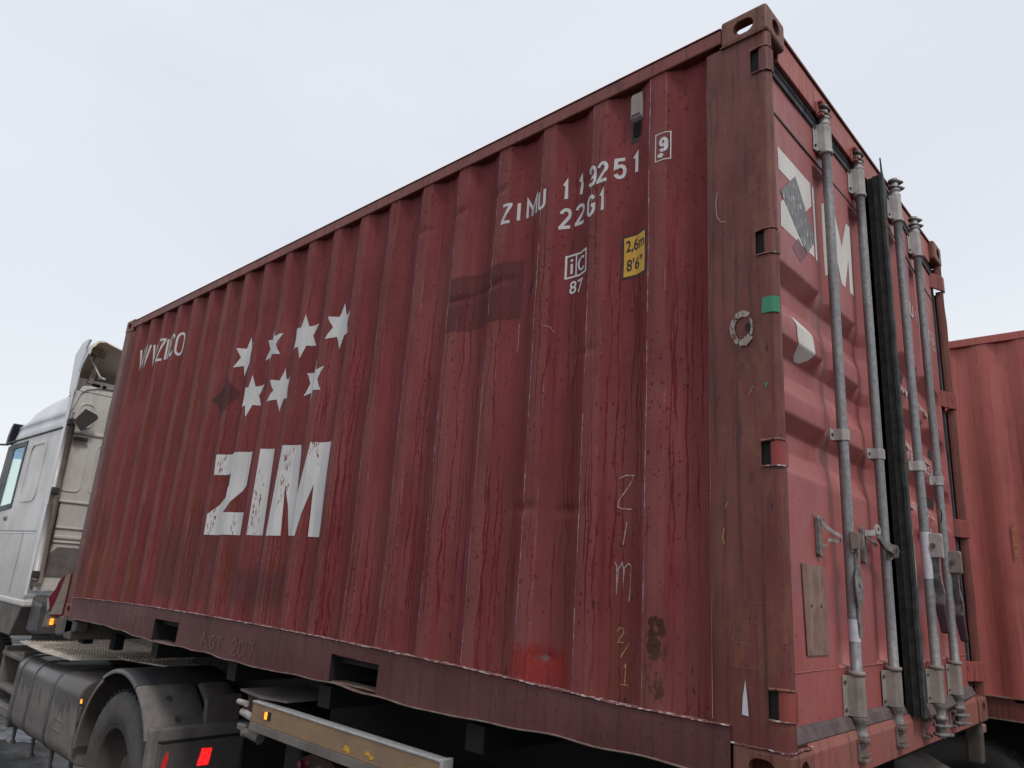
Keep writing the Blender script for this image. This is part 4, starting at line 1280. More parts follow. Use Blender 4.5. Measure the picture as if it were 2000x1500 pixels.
PC = [([(-.198, 1.885), (-.205, 1.84), (-.200, 1.79), (-.185, 1.765), (-.168, 1.76)], .003, 'chalk'),
      ([(-.19, .72), (-.195, .69), (-.188, .67)], .003, 'chalky'), ([(-.178, .80), (-.185, .78)], .002, 'chalk'),
      ([(-.125, .545), (-.128, .520), (-.115, .505), (-.070, .505)], .0018, 'chalkdim'), ([(-.160, .50), (-.166, .475), (-.155, .455), (-.085, .448)], .0018, 'chalkdim'), ([(-.12, .445), (-.118, .485), (-.105, .46), (-.10, .488)], .0018, 'chalkdim'),
      ([(-.175, .44), (-.178, .41), (-.16, .392), (-.10, .385)], .0018, 'chalkdim'), ([(-.172, .33), (-.14, .322), (-.09, .325), (-.078, .345), (-.10, .352)], .0018, 'chalkdim'),
      ([(-.10, 1.83), (-.07, 1.845), (-.04, 1.86)], .0016, 'chalkdim'), ([(-.10, 1.135), (-.085, 1.16)], .0015, 'chalk')]
postn = [c for c in box20.children if c.name.startswith('corner_post') and 'scuffed' in c.get('label', '')][0]
for p, w_, m_ in PC: decal('scratch_mark', ribbon(wob(p, .001), w_), m_, postn, 'post')
# worn white ring on the post: broken segments
rngs = []
for a0, a1, ww in ((50, 130, .020), (135, 250, .016), (255, 320, .022), (-30, 40, .009)):
    rngs += ribbon(wob(arc(-.118, 1.360, .034, .050, a0, a1, 8), .003), ww)
decal('paint_ring', rngs, white_decal('worn_white_ring_print', (.33, .29, .26), (.14, .045, .035), chip=1.15, ridge=False), postn, 'post', label='worn white painted ring')
decal('ring_hole', [arc(-.098, 1.362, .009, .014, 0, 340, 12)], 'frame', postn, 'post')
decal('paint_dab', [[(-.139, .245), (-.131, .290), (-.126, .240), (-.123, .195), (-.143, .197)]], 'tapew', postn, 'post')
mb = MB()
gp = [(-.052, .0022), (-.038, .0018), (-.022, .0022), (-.0115, .0062), (-.0035, .016), (-.0008, .028)]
mb.grid(list(range(6)), [1.398, 1.452], lambda i, z: (gp[int(i)][0] + (.006 if (z > 1.43 and i == 0) else 0), gp[int(i)][1] - .002, z))
mb.obj('green_tape', 'green', postn, label='piece of green tape on the post edge')
decal('green_speck', [[(-.046, 1.165), (-.038, 1.168), (-.040, 1.152), (-.047, 1.155)]], 'green', postn, 'post')

# door lettering ZIM with the scraped grey foil over the Z
decal('door_letter', [[(.172, 2.102), (.486, 2.104), (.488, 2.005), (.325, 1.868), (.488, 1.868), (.490, 1.786), (.176, 1.786), (.180, 1.880), (.342, 2.012), (.172, 2.010)]], 'whited', door_n, 'door', label='white letter Z on the door')
decal('door_letter', [[(.503, 2.100), (.590, 2.100), (.590, 1.782), (.503, 1.782)]], 'whited', door_n, 'door', label='white letter I on the door')
decal('door_letter', [[(.648, 2.096), (.742, 2.096), (.812, 1.965), (.880, 2.100), (.974, 2.104), (.974, 1.780), (.884, 1.780), (.884, 1.930), (.830, 1.785), (.788, 1.785), (.728, 1.925), (.728, 1.778), (.648, 1.776)]], 'whited', door_n, 'door', label='white letter M on the door')
decal('grey_foil', [[(.330, 2.058), (.505, 1.862), (.412, 1.768), (.180, 1.925)]], 'greyd', door_n, 'door', lift=.0022, label='scraped grey foil square over the letter Z')
decal('purple_shade', [[(.330, 1.800), (.412, 1.768), (.350, 1.708), (.270, 1.740)]], 'purp', door_n, 'door', lift=.0008)
decal('oval_sticker', [[(.262, 1.480), (.307, 1.479), (.376, 1.466), (.425, 1.445), (.438, 1.410), (.446, 1.385), (.430, 1.360), (.385, 1.338), (.345, 1.335), (.318, 1.348), (.302, 1.372), (.286, 1.405), (.284, 1.440)]], 'whited', door_n, 'door', lift=.002, label='torn white oval sticker')
# right leaf stencils (characters seen between the rods)
farl = [('ZIMU 119251', .86, .22, 1.90, 1.99), ('9', .14, .085, 1.905, 1.985)]
def far_text(txt, d0, d1, z0, z1, off=.012):
    pol = font_polys(txt, 0, 1, z0, z1, off)
    pol = [[(d0 + (d1 - d0) * p[0], p[1]) for p in q] for q in pol]
    decal('stencil_line', pol, 'whited', door_f, 'far')
far_text('ZIMU 119251', .95, .245, 1.915, 1.985)
far_text('9', .165, .120, 1.925, 1.975)
decal('stencil_frame', [[(a[0], a[1]) for a in q] for q in ribbon([(.185, 1.905), (.100, 1.905), (.100, 1.995), (.185, 1.995)], .006, True)], 'whited', door_f, 'far')
far_text('MAX.GR.   30.480', 1.10, .50, 1.435, 1.480)
far_text('TARE     67.200', 1.10, .50, 1.195, 1.235)
far_text('NET      28.260', 1.06, .50, 1.135, 1.175)
far_text('CU.CAP.  33.2', 1.06, .48, .935, .975)

# =================================================================== TRAILER
trailer = empty('container_trailer', (-3, 1.2, GZ), 'muddy dark container trailer under the maroon box, with yellow side guard rail', 'trailer')
for yy in (.78, 1.56):
    mb = MB()
    for z0, z1, w in ((-.46, -.44, .15), (-.44, -.10, .016), (-.10, -.08, .15)):
        mb.box((-4.6, yy - w / 2 + .0, z0), (-.2, yy + w / 2, z1))
    mb.box((-6.0, yy - .06, -.16), (-4.6, yy + .06, -.04))
    mb.obj('main_beam', 'frame', trailer)
for x in (-4.4, -3.3, -2.35, -1.3):
    mb = MB(); mb.box((x - .05, .10, -.13), (x + .05, 2.34, -.005) if x in (-3.3,) else (x + .05, 2.34, -.03)); mb.obj('cross_beam', 'frame', trailer)
for x in (-.34, -5.97):
    mb = MB(); mb.box((x - .08, .03, -.16), (x + .08, CW - .03, -.012)); mb.obj('bolster', 'frame' if x > -1 else 'mud', trailer, bev=.006)
# curved front bolster end
mb = MB()
ptsb = [(-6.30, -.150), (-6.30, -.030), (-6.22, .0), (-5.95, -.008), (-5.80, -.012), (-5.80, -.09), (-6.05, -.135), (-6.22, -.16)]
mb.prism(ptsb, 1, .03, .13)
mb.obj('bolster_end', 'mud', trailer, bev=.015, label='rounded muddy front bolster')
mb = MB(); mb.box((-6.14, .18, -.21), (-6.02, .26, -.14)); mb.obj('twistlock', 'frame', trailer, bev=.01)
mb = MB(); mb.box((-5.72, .28, -.22), (-5.62, .36, -.10)); mb.obj('twistlock', 'frame', trailer, bev=.01)
# red and white marker board on the front of the trailer
mb = MB(); mb.prism([(.020, -.02), (-.045, .06), (-.062, .13), (-.045, .15), (-.012, .21), (.0, .27), (.022, .315), (.071, .341), (.30, .343), (.30, -.02)], 0, -6.362, -6.350); mb.obj('marker_board', 'redboard', trailer, bev=.003, label='dark red board with a dirty white stripe')
mb = MB(); mb.prism([(-.020, .0), (.010, .12), (.042, .325), (.076, .338), (.078, .18), (.072, .0)], 0, -6.349, -6.346); mb.obj('board_stripe', 'whiteboard', trailer)
mb = MB(); mb.prism([(-.062, .128), (-.052, .134), (-.030, .05), (-.044, .02)], 0, -6.349, -6.345); mb.obj('board_edge', 'tooth', trailer)
mb = MB(); mb.prism([(-.052, -.10), (-.040, .03), (.060, .01), (.040, -.11)], 0, -6.370, -6.363); mb.obj('lamp_plate', 'mudw', trailer, bev=.002)
mb = MB(); mb.box((-6.358, -.004, -.085), (-6.335, .022, -.035)); mb.obj('marker_lamp', 'amber', trailer, bev=.004, label='small lit amber lamp')
mb = MB(); mb.box((-6.358, .022, -.080), (-6.335, .050, -.040)); mb.obj('marker_lamp', 'amberoff', trailer, bev=.004)
# side guard: yellow rail with bright top flange
GX0, GX1 = -2.83, -1.375
mb = MB(); mb.box((GX0, -.002, -.262), (GX1, .018, -.170)); rail = mb.obj('guard_rail', 'guard', trailer, bev=.003, label='faded yellow side guard rail')
mb = MB(); mb.box((GX0, -.006, -.1695), (GX1, .045, -.160)); mb.obj('rail_flange', 'alu', rail, bev=.002)
mb = MB(); mb.prism([(-.010, -.300), (-.006, -.2625), (.018, -.2625), (.03, -.300)], 0, GX0, GX1); mb.obj('lower_flange', 'mud', rail, bev=.002)
mb = MB(); mb.box((GX1, -.008, -.285), (GX1 + .018, .050, -.155)); mb.obj('rail_end', 'alu', rail, bev=.004)
for (x0, z0, ss) in ((-1.98, -.235, 1.0), (-1.83, -.225, .7), (-1.80, -.235, .7), (-1.53, -.245, 1.5)):
    mb = MB()
    n = 11; r = random.Random(int(-x0 * 100))
    pts = [(x0 + ss * .032 * r.uniform(.5, 1.1) * math.cos(2 * math.pi * k / n), z0 + ss * .016 * r.uniform(.5, 1.2) * math.sin(2 * math.pi * k / n)) for k in range(n)]
    mb.prism(pts, 1, -.0035, -.0025); mb.obj('paint_splash', 'yfresh', rail)
mb = MB(); mb.box((-2.735, -.006, -.226), (-2.68, -.002, -.196)); mb.obj('lamp_housing', 'amberoff', rail)
mb = MB(); mb.box((-2.69, -.011, -.228), (-2.668, -.004, -.194)); mb.obj('side_lamp', 'amber', rail, bev=.003, label='lit amber side lamp')
mb = MB(); mb.box((-2.668, -.006, -.230), (-2.64, .0, -.192)); mb.obj('lamp_recess', 'dark', rail)
# guard front bracket with rollers
mb = MB(); mb.prism([(-3.02, -.142), (-2.80, -.152), (-2.55, -.135), (-2.55, -.128), (-2.85, -.140), (-3.02, -.132)], 1, .02, .42); mb.obj('guard_top_plate', 'mud', trailer)
mb = MB(); mb.box((-2.95, .03, -.245), (-2.835, .30, -.150)); mb.obj('guard_bracket', 'framer', trailer, bev=.006)
mb = MB(); mb.tube([(-3.02, .02, -.195), (-2.93, .02, -.195)], [.014, .016], 12); mb.tube([(-2.98, .03, -.24), (-2.86, .03, -.255)], .020, 10); mb.obj('guard_pin', 'tooth', trailer)
mb = MB(); mb.box((-2.985, .01, -.325), (-2.91, .07, -.295)); mb.tube([(-2.93, .03, -.33), (-2.80, .05, -.345)], .024, 10); mb.obj('guard_pin', 'mudw', trailer, bev=.005)
mb = MB(); mb.prism([(-2.48, -.80), (-2.42, -.36), (-2.34, -.33), (-2.18, -.33), (-2.05, -.40), (-2.0, -.80)], 1, .06, .10); mb.obj('landing_gear_plate', 'framer', trailer, bev=.006)
for x, z in ((-2.37, -.375), (-2.26, -.385)):
    mb = MB(); mb.tube([(x, .02, z), (x, .06, z)], [.017, .022], 10); mb.obj('bolt_head', 'mud' if x > -2.3 else 'redboard', trailer)
for yy in (.38, 2.02):
    mb = MB(); mb.box((-2.95, yy - .08, -1.2), (-2.79, yy + .08, -.2)); mb.box((-3.02, yy - .13, GZ + .12), (-2.72, yy + .13, GZ + .16)); mb.obj('landing_leg', 'frame', trailer, bev=.01)
    mb = MB(); mb.lathe([(.001, -.04), (.045, -.04), (.050, -.02), (.050, .02), (.045, .04), (.001, .04)], (-3.10, yy - .17, -.62), 1, 16); mb.obj('crank_boss', 'alu', trailer)
mb = MB(); mb.box((-2.1, .20, -1.0), (-1.45, .62, -.34)); mb.obj('air_tank', 'frame', trailer, bev=.08)

def wheel(par, cx, y0, y1, cz, R, outer_mat='tyre', tread=True, dish=.12, out=-1):
    w = MB()
    m_ = (y0 + y1) / 2
    prf = [(R * .56, y0 + .02), (R * .60, y0 + .004), (R * .72, y0 - .002), (R * .86, y0), (R * .93, y0 + .012), (R * .975, y0 + .028), (R, y0 + .045), (R, y1 - .045), (R * .975, y1 - .028), (R * .93, y1 - .012), (R * .80, y1), (R * .6, y1 - .01), (R * .56, y1 - .02)]
    w.lathe(prf, (cx, 0, cz), 1, 56)
    t = w.obj('wheel', outer_mat, par)
    w = MB()
    if out < 0:
        rp = [(R * .575, y0 + .014), (R * .545, y0 + .012), (R * .53, y0 + .03), (R * .50, y0 + dish), (R * .40, y0 + dish + .02), (R * .22, y0 + dish + .0), (R * .20, y0 + dish - .05), (R * .12, y0 + dish - .07), (.001, y0 + dish - .07)]
    else:
        rp = [(R * .575, y1 - .014), (R * .53, y1 - .03), (R * .50, y1 - dish), (R * .22, y1 - dish), (R * .2, y1 - dish + .05), (.001, y1 - dish + .06)]
    w.lathe(rp, (cx, 0, cz), 1, 40)
    w.obj('rim', 'rim', t)
    w = MB()
    for k in range(44):
        a = 2 * math.pi * k / 44
        da = .035
        for (ya, yb) in ((y0 + .03, y0 + .10), (y1 - .10, y1 - .03)):
            p = [(cx + (R - .004) * math.cos(a + s_ * da), cz + (R - .004) * math.sin(a + s_ * da)) for s_ in (-1, 1)] + [(cx + (R + .010) * math.cos(a + s_ * da * .8), cz + (R + .010) * math.sin(a + s_ * da * .8)) for s_ in (1, -1)]
            w.prism(p, 1, ya, yb)
    w.obj('tread_block', 'tyreb', t, kind='stuff')
    w = MB()
    yy_ = (y0 + dish - .004) if out < 0 else (y1 - dish + .004)
    for k in range(10):
        a = 2 * math.pi * k / 10
        w.tube([(cx + R * .30 * math.cos(a), yy_ + .01, cz + R * .30 * math.sin(a)), (cx + R * .30 * math.cos(a), yy_ - .03 * (1 if out < 0 else -1), cz + R * .30 * math.sin(a))], .013, 6)
    w.obj('wheel_nut', 'rim', t, kind='stuff')
    return t
def guard_arch(par, name, cx, cz, R, a0, a1, y0, y1, mat, lip=.03, n=14, label=None, thick=.006, sag=0, bev=0):
    mb = MB()
    angs = [a0 + (a1 - a0) * i / n for i in range(n + 1)]
    sec = [(R - lip * 1.0, y0), (R - .008, y0 - .002), (R, y0 + .012), (R + .002, y0 + .05), (R + .002, (y0 + y1) / 2), (R, y1 - .03), (R - lip, y1), (R - lip - thick, y1 - thick), (R - thick, y1 - .03), (R - thick, y0 + .04), (R - lip - .002, y0 + .006)]
    def fn(i, j):
        r, y = sec[int(i) % len(sec)]
        t = rad(angs[int(j)])
        return (cx + r * math.cos(t), y, cz + r * math.sin(t))
    mb.grid(list(range(len(sec) + 1)), list(range(n + 1)), fn)
    return mb.obj(name, mat, par, label=label)

for cx in (-.50, .98):
    for (ya, yb, oo) in ((.08, .36, -1), (2.08, 2.36, 1)):
        wheel(trailer, cx, ya, yb, GZ + .5, .5, out=oo)
    mb = MB(); mb.tube([(cx, .3, GZ + .5), (cx, 2.1, GZ + .5)], .07, 12); mb.obj('axle', 'frame', trailer)
for (ya, yb) in ((.10, .56), (1.92, 2.36)):
    guard_arch(trailer, 'mudguard', -.50, GZ + .5, .72, 22, 158, ya, yb, 'mudw')
    guard_arch(trailer, 'mudguard', .98, GZ + .5, .72, 22, 158, ya, yb, 'mudw')
# rear trailer bolster, twistlock with handle at the far corner
mb = MB(); mb.prism([(-.10, -.005), (-.03, -.005), (-.025, -.08), (-.03, -.20), (-.10, -.20)], 1, 2.37, 2.43); mb.obj('twistlock_housing', 'rim', trailer, bev=.012)
mb = MB(); mb.prism([(-.16, -.005), (-.02, -.005), (-.015, -.10), (-.03, -.28), (-.15, -.28)], 1, .03, .14); mb.obj('twistlock_housing', 'mud', trailer, bev=.012)
mb = MB(); mb.box((-.075, 2.40, -.075), (-.045, 2.60, -.035)); mb.obj('twistlock_handle', 'plate', trailer, bev=.006, label='rusty twistlock handle')
mb = MB(); mb.box((-.02, 1.70, -.22), (.0, 2.20, -.205)); mb.obj('rear_strip', 'alu', trailer)
mb = MB(); mb.box((.95, .05, -.80), (1.01, 2.39, -.60)); mb.obj('rear_beam', 'frame', trailer)

# =================================================================== TRACTOR
truck = empty('semi_truck', (-7.5, 1.2, GZ), 'dusty white high-roof semi truck pulling the maroon container, tail lamps lit', 'truck')
XR = -7.20
def zr(x):
    # roof height along the cab
    return 2.14 - .06 * smoothstep(-8.0, -8.9, x) - .34 * max(0, (-x - 8.55) / .69) ** 2.4
secx = [XR, -7.35, -7.6, -8.0, -8.4, -8.7, -8.9, -9.02, -9.12, -9.20, -9.24]
def half_sec(x):
    z = zr(x)
    nb = smoothstep(-9.0, -9.26, x)      # nose-in at the front corners
    k = .10 * nb
    k2 = min(z, 2.0)
    return [(-.015 + k, .07), (-.018 + k, .50), (-.018 + k, 1.0), (-.015 + k, 1.60), (-.012 + k, 1.700), (.002 + k, 1.718), (-.006 + k, 1.730), (.010 + k, 1.80), (.018 + k, 1.86), (.006 + k, 1.872), (.030 + k, min(1.93, z - .10)), (.065 + k, z - .06), (.11 + k, z - .015), (.20 + k, z + .02), (.60, z + .06), (1.219, z + .07)]
def cabfn(i, j):
    x = secx[int(j)]
    h = half_sec(x)
    n = len(h)
    if i < n: y, z = h[int(i)]
    else:
        y, z = h[2 * n - 2 - int(i)]
        y = 2 * 1.219 - y
    return (x, y, z)
nsec = len(half_sec(-8))
mb = MB()
WX0, WX1, WZ0, WZ1 = -9.06, -8.43, .93, 1.63
# side wall split so that the window is a real opening
def half_idx(lo, hi): return list(range(lo, hi + 1))
mb.grid(list(range(4, 2 * nsec - 1 - 4)), list(range(len(secx))), cabfn)
mb.obj('cab_roof', 'cabtop', truck, label='white high roof with swage lines')
for side_i in (0, 1):
    mb = MB()
    wx = sorted(set([XR, -7.35, -7.6, -8.0, -8.3, -8.40, WX1, -8.8, WX0, -9.14, -9.20, -9.24, -9.30]))
    wz = [.07, .30, .50, .69, .80, WZ0, 1.1, 1.3, 1.5, WZ1, 1.66, 1.70]
    def wf(x, z):
        nb = smoothstep(-9.0, -9.30, x)
        if x < WX0: x -= (WX0 - x) * (1.7 - z) * 1.2
        y = -.018 + .10 * nb + .006 * max(0, (z - 1.2))
        # pressed panel behind the door
        e = smoothstep(-8.22, -8.18, x)
        return (x, y if not side_i else 2.438 - y, z)
    def skw(x, z): return WX0 < x < WX1 - .10 * max(0, (1.2 - z)) and WZ0 < z < WZ1
    mb.grid(wx, wz, wf, skip=skw)
    mb.obj('cab_side', 'cab', truck, label='dusty white cab side' if not side_i else 'far cab side')
# pressed panels, seams on the visible side
YS = -.018
mb = MB()
def ring(x0, x1, z0, z1, r, w):
    pts = []
    for cx_, cz_, a in ((x1 - r, z1 - r, 0), (x0 + r, z1 - r, 90), (x0 + r, z0 + r, 180), (x1 - r, z0 + r, 270)):
        for k in range(6):
            t = rad(a + 18 * k)
            pts.append((cx_ + r * math.cos(t), cz_ + r * math.sin(t)))
    return pts
def framed(pts, w, axis, a, b, parent, name, mat):
    mb = MB()
    for q in ribbon(pts, w, True): mb.prism(q, axis, a, b)
    return mb.obj(name, mat, parent, bev=.0015)
framed(ring(-8.16, -7.62, 1.00, 1.60, .10, .02), .022, 1, YS - .007, YS + .001, truck, 'pressed_panel', 'cab')
mb = MB(); mb.box((-9.25, YS - .012, 1.700), (XR, YS + .02, 1.716)); mb.obj('drip_rail', 'mudw', truck, bev=.004)
mb = MB(); mb.box((-9.5, YS - .002, .690), (-7.30, YS + .001, .697)); mb.box((-7.72, YS - .002, .10), (-7.714, YS + .001, .69)); mb.obj('panel_seam', 'dplate', truck)
mb = MB(); mb.box((-9.5, YS - .004, .672), (-7.36, YS + .001, .684)); mb.obj('panel_ridge', 'cabtop', truck, bev=.002)
mb = MB(); mb.prism([(XR - .02, .10), (XR - .02, 2.12), (XR + .045, 2.12), (XR + .045, .10)], 1, YS - .004, YS + .012); mb.obj('rear_side_flange', 'cabtop', truck, bev=.006)
mb = MB(); mb.box((-9.7, YS - .01, .0), (XR + .02, .35, .068)); mb.obj('cab_skirt', 'cabrear', truck, bev=.02)
mb = MB(); mb.prism([(-9.7, -.28), (-7.40, -.27), (-7.22, -.02), (-7.20, .0), (-9.7, .0)], 1, YS, .34); mb.obj('lower_fairing', 'mud', truck, bev=.015)
mb = MB(); mb.box((-7.55, .34, -.26), (-7.25, 2.1, .10)); mb.obj('cab_underside', 'wetgrey', truck, bev=.03)
mb = MB(); mb.prism([(-7.2, -.22), (-7.2, .12), (-6.98, .05), (-6.95, -.22)], 1, .05, .5); mb.obj('air_hose_cover', 'wetgrey', truck, bev=.03)
# window
wp = [(WX0 + .0, WZ0), (WX1 - .06, WZ0 + .04), (WX1, WZ1 - .02), (WX0, WZ1)]
mb = MB()
for q in ribbon([(WX0 - .01, WZ0 - .01), (WX1 + .005, WZ0 + .03), (WX1 + .02, WZ1 + .01), (WX0 - .01, WZ1 + .01)], .06, True): mb.prism(q, 1, YS - .006, YS + .02)
win = mb.obj('side_window', 'dblue', truck, bev=.003, label='open-looking side window with dark frame')
mb = MB(); mb.box((WX0, YS + .004, WZ0), (WX1, YS + .008, WZ1)); mb.obj('window_glass', 'glass', win)
mb = MB(); mb.prism([(WX0 - .18, WZ0 - .10), (WX0 - .10, WZ1 + .03), (-8.86, WZ1 + .02), (-8.92, WZ0 - .10)], 1, YS - .005, YS + .003); mb.obj('window_pillar', 'dblue', win, bev=.002)
mb = MB(); mb.prism([(-8.86, 1.50), (-8.845, 1.60), (-8.45, 1.60), (-8.47, 1.47)], 1, YS + .0005, YS + .0025); mb.obj('sun_strip', 'bluetint', win, label='bright blue tinted strip at the top of the glass')
mb = MB(); mb.prism([(-8.92, .93), (-8.87, 1.28), (-8.50, 1.22), (-8.50, .93)], 1, .30, .34); mb.obj('seat_back', 'greenseat', truck)
mb = MB(); mb.box((WX0 - .2, YS + .03, .3), (WX0, YS + .06, .9)); mb.obj('door_trim', 'mud', truck)
# sun visor, mirror arm
mb = MB(); mb.prism([(-9.22, 1.70), (-9.31, 1.70), (-9.30, 1.80), (-9.24, 1.90), (-9.17, 1.945), (-9.13, 1.93), (-9.16, 1.86), (-9.20, 1.78)], 1, -.03, 2.46); mb.obj('sun_visor', 'dblue', truck, bev=.01, label='dark sun visor over the windscreen')
mb = MB(); mb.tube([(-9.22, -.02, 1.69), (-9.5, -.12, 1.70), (-9.8, -.30, 1.69)], .012, 8); mb.obj('mirror_arm', 'dblue', truck)
# roof spoiler shell
sps = [(-8.35, 2.17, .30), (-8.0, 2.28, .20), (-7.7, 2.40, .12), (-7.45, 2.52, .07), (-7.25, 2.60, .045), (-7.12, 2.635, .035), (-7.02, 2.62, .035)]
def spf(i, j, inner=0):
    x, zt_, ys_ = sps[int(j)]
    zb = max(2.08, 2.10 + .12 * (j >= 4) + .14 * (j >= 5) + .1 * (j >= 6))
    pr_ = [(ys_ - .03, zb), (ys_ - .022, (zb + zt_) / 2), (ys_ - .005, zt_ - .07), (ys_ + .03, zt_ - .015), (ys_ + .09, zt_), (ys_ + .22, zt_ - .035), (ys_ + .40, zt_ - .075), (.80, zt_ - .09), (1.219, zt_ - .09)]
    n = len(pr_)
    y, z = pr_[int(i)] if i < n else pr_[2 * n - 2 - int(i)]
    if i >= n: y = 2.438 - y
    if inner:
        y += .012 * (1 if i < n - 1 else (-1 if i > n - 1 else 0)); z -= .014
    return (x, y, z)
mb = MB(); mb.grid(list(range(17)), list(range(7)), lambda i, j: spf(i, j)); mb.obj('roof_spoiler', 'cabtop', truck, label='white curved roof spoiler')
mb = MB(); mb.grid(list(range(17)), list(range(7)), lambda i, j: spf(i, j, 1)); mb.obj('spoiler_lining', 'beige', truck)
mb = MB(); mb.grid(list(range(17)), [0, 1], lambda i, j: spf(i, 6, int(j))); mb.obj('spoiler_rim', 'beige', truck)
mb = MB(); mb.prism([(-7.32, 2.08), (-7.38, 2.36), (-7.40, 2.50), (-7.24, 2.60), (-7.08, 2.615), (-7.02, 2.60), (-7.10, 2.52), (-7.14, 2.40), (-7.17, 2.28), (-7.18, 2.08)], 1, -.012, .010); mb.obj('spoiler_cheek', 'cabtop', truck, bev=.004)
mb = MB(); mb.prism([(.115, 2.20), (.165, 2.20), (.185, 2.55), (.135, 2.55)], 0, -7.28, -7.24); mb.box((-7.30, .10, 2.50), (-7.22, .22, 2.53)); mb.obj('spoiler_strut', 'galvd', truck, bev=.004)
mb = MB(); mb.tube([(-7.20, .06, 2.47), (-7.17, .20, 2.27)], .010, 8); mb.tube([(-7.18, .18, 2.27), (-7.17, .25, 2.26)], [.022, .012], 8); mb.obj('spoiler_stay', 'alu', truck)
mb = MB(); mb.box((-7.42, .02, 2.14), (-7.38, 2.40, 2.27)); mb.obj('roof_lip', 'cabrear', truck)
mb = MB(); mb.box((-7.36, .20, 2.185), (-7.372, .27, 2.235)); mb.box((-7.36, .30, 2.185), (-7.372, .33, 2.235)); mb.obj('lip_slot', 'dark', truck)
# rear wall with pressings
mb = MB(); mb.box((-7.26, -.008, .19), (-7.22, 2.446, 2.10)); mb.prism([(.05, 2.10), (.08, 2.16), (.14, 2.175), (.35, 2.165), (2.1, 2.165), (2.36, 2.16), (2.39, 2.10)], 0, -7.26, -7.215)
rw_ = mb.obj('cab_rear_wall', 'cabrear', truck, bev=.008)
for (y0, y1, z0, z1, r) in ((.095, .235, 1.74, 1.985, .06), (.075, .250, 1.10, 1.59, .05), (.33, .85, 1.10, 1.59, .05)):
    framed(ring(y0, y1, z0, z1, r, .02), .012, 0, -7.222, -7.212, rw_, 'pressed_panel', 'cabrear')
for z, h in ((1.67, .03), (.985, .022), (.735, .018), (.640, .03), (.60, .012)):
    mb = MB(); mb.box((-7.222, .06, z), (-7.205, 2.38, z + h)); mb.obj('wall_rib', 'cabrear', rw_, bev=.006)
mb = MB(); mb.prism([(.10, .28), (.12, .50), (.17, .56), (.42, .56), (.42, .28)], 0, -7.218, -7.212); mb.obj('lower_recess', 'mudw', rw_, bev=.002)
mb = MB(); mb.box((-7.30, .04, .15), (-7.19, 2.40, .19)); mb.obj('wall_foot', 'cabrear', truck, bev=.004)
# intake pipe & clamps, dark plate
mb = MB(); mb.tube([(-7.16, .040, 1.80), (-7.16, .046, 1.2), (-7.16, .060, .60), (-7.16, .072, .22)], [.028, .026, .024, .024], 12); mb.obj('intake_pipe', plain('brown_dusty_pipe', (.20, .16, .13), (.14, .11, .09), rough=.7), truck)
mb = MB(); mb.tube([(-7.165, .005, 1.72), (-7.165, .008, 1.10)], .020, 10); mb.tube([(-7.165, .012, .95), (-7.165, .03, .25)], .030, 10); mb.obj('hinge_tube', 'cab', truck)
for z in (1.085, .30, 1.76):
    mb = MB(); mb.box((-7.19, -.012, z - .03), (-7.12, .05, z + .03)); mb.obj('pipe_clamp', 'dplate', truck, bev=.006)
mb = MB(); mb.tube([(-7.15, .085, .98), (-7.15, .090, .66), (-7.15, .085, .42), (-7.15, .06, .30)], .007, 8); mb.tube([(-7.15, .05, .675), (-7.15, .10, .672)], .008, 8); mb.obj('brake_hose', 'redgrip', truck)
mb = MB(); mb.prism([(.028, 1.775), (.110, 1.912), (.225, 1.872), (.238, 1.850), (.236, 1.828), (.112, 1.682)], 0, -7.100, -7.092); mb.obj('dark_plate', 'dplate', truck, bev=.003, label='dark brown plate on a bracket behind the cab')
mb = MB(); mb.tube([(-7.09, .005, 1.80), (-7.09, .10, 1.672)], .006, 8); mb.box((-7.12, .005, 1.80), (-7.10, .025, 1.86)); mb.obj('plate_bracket', 'galvd', truck)
mb = MB(); mb.box((-7.20, .09, 1.60), (-7.17, .215, 1.635)); mb.obj('wall_grip', 'dplate', truck, bev=.005)
# small dark characters low behind the window
decal_p = font_polys('460', -8.62, -8.46, .80, .85, .01)
mb = MB()
for q in decal_p:
    mb.add([(p[0], YS - .0025, p[1]) for p in q], [tuple(range(len(q)))])
mb.obj('model_number', 'blackp', truck)
# fuel tank with straps
def rprism(x0, x1, pts, name, mat, par, bev=.0, **k):
    mb = MB(); mb.prism(pts, 0, x0, x1, smooth=True); return mb.obj(name, mat, par, bev=bev, **k)
def rrect(y0, y1, z0, z1, r, n=7, grow=0):
    y0, y1, z0, z1 = y0 - grow, y1 + grow, z0 - grow, z1 + grow
    pts = []
    for cy, cz, a in ((y1 - r, z1 - r, 0), (y0 + r, z1 - r, 90), (y0 + r, z0 + r, 180), (y1 - r, z0 + r, 270)):
        for k in range(n):
            t = rad(a + 90 * k / (n - 1))
            pts.append((cy + r * math.cos(t), cz + r * math.sin(t)))
    return pts
def tank_mat():
    n = NT('fuel_tank_mud_washed_on_top')
    f = n.noise(n.scaled(1, 1, 1), 6, 6, .62)
    col = n.mix(n.rng(f, .3, .7), (.185, .160, .143), (.125, .108, .098))
    dr = n.noise(n.vec(n.mul(n.x, 16), 0.0, n.mul(n.z, .35)), 1.0, 5, .75)
    big = n.noise(n.vec(n.mul(n.x, 3.1), 4.0, 0.0), 1.0, 3, .6)
    lim = n.add(n.rng(dr, .3, .7, .02, -.26, False), n.rng(big, .3, .7, .02, -.16, False))
    m = n.rng(n.sub(n.z, n.add(lim, -.415)), -.004, .008)
    col = n.mix(n.mul(m, .72), col, (.042, .039, .040))
    n.bump(f, .15, .004)
    return n.fin(col, n.rng(m, 0, 1, .75, .34), 0, .45)
M['tank'] = tank_mat()
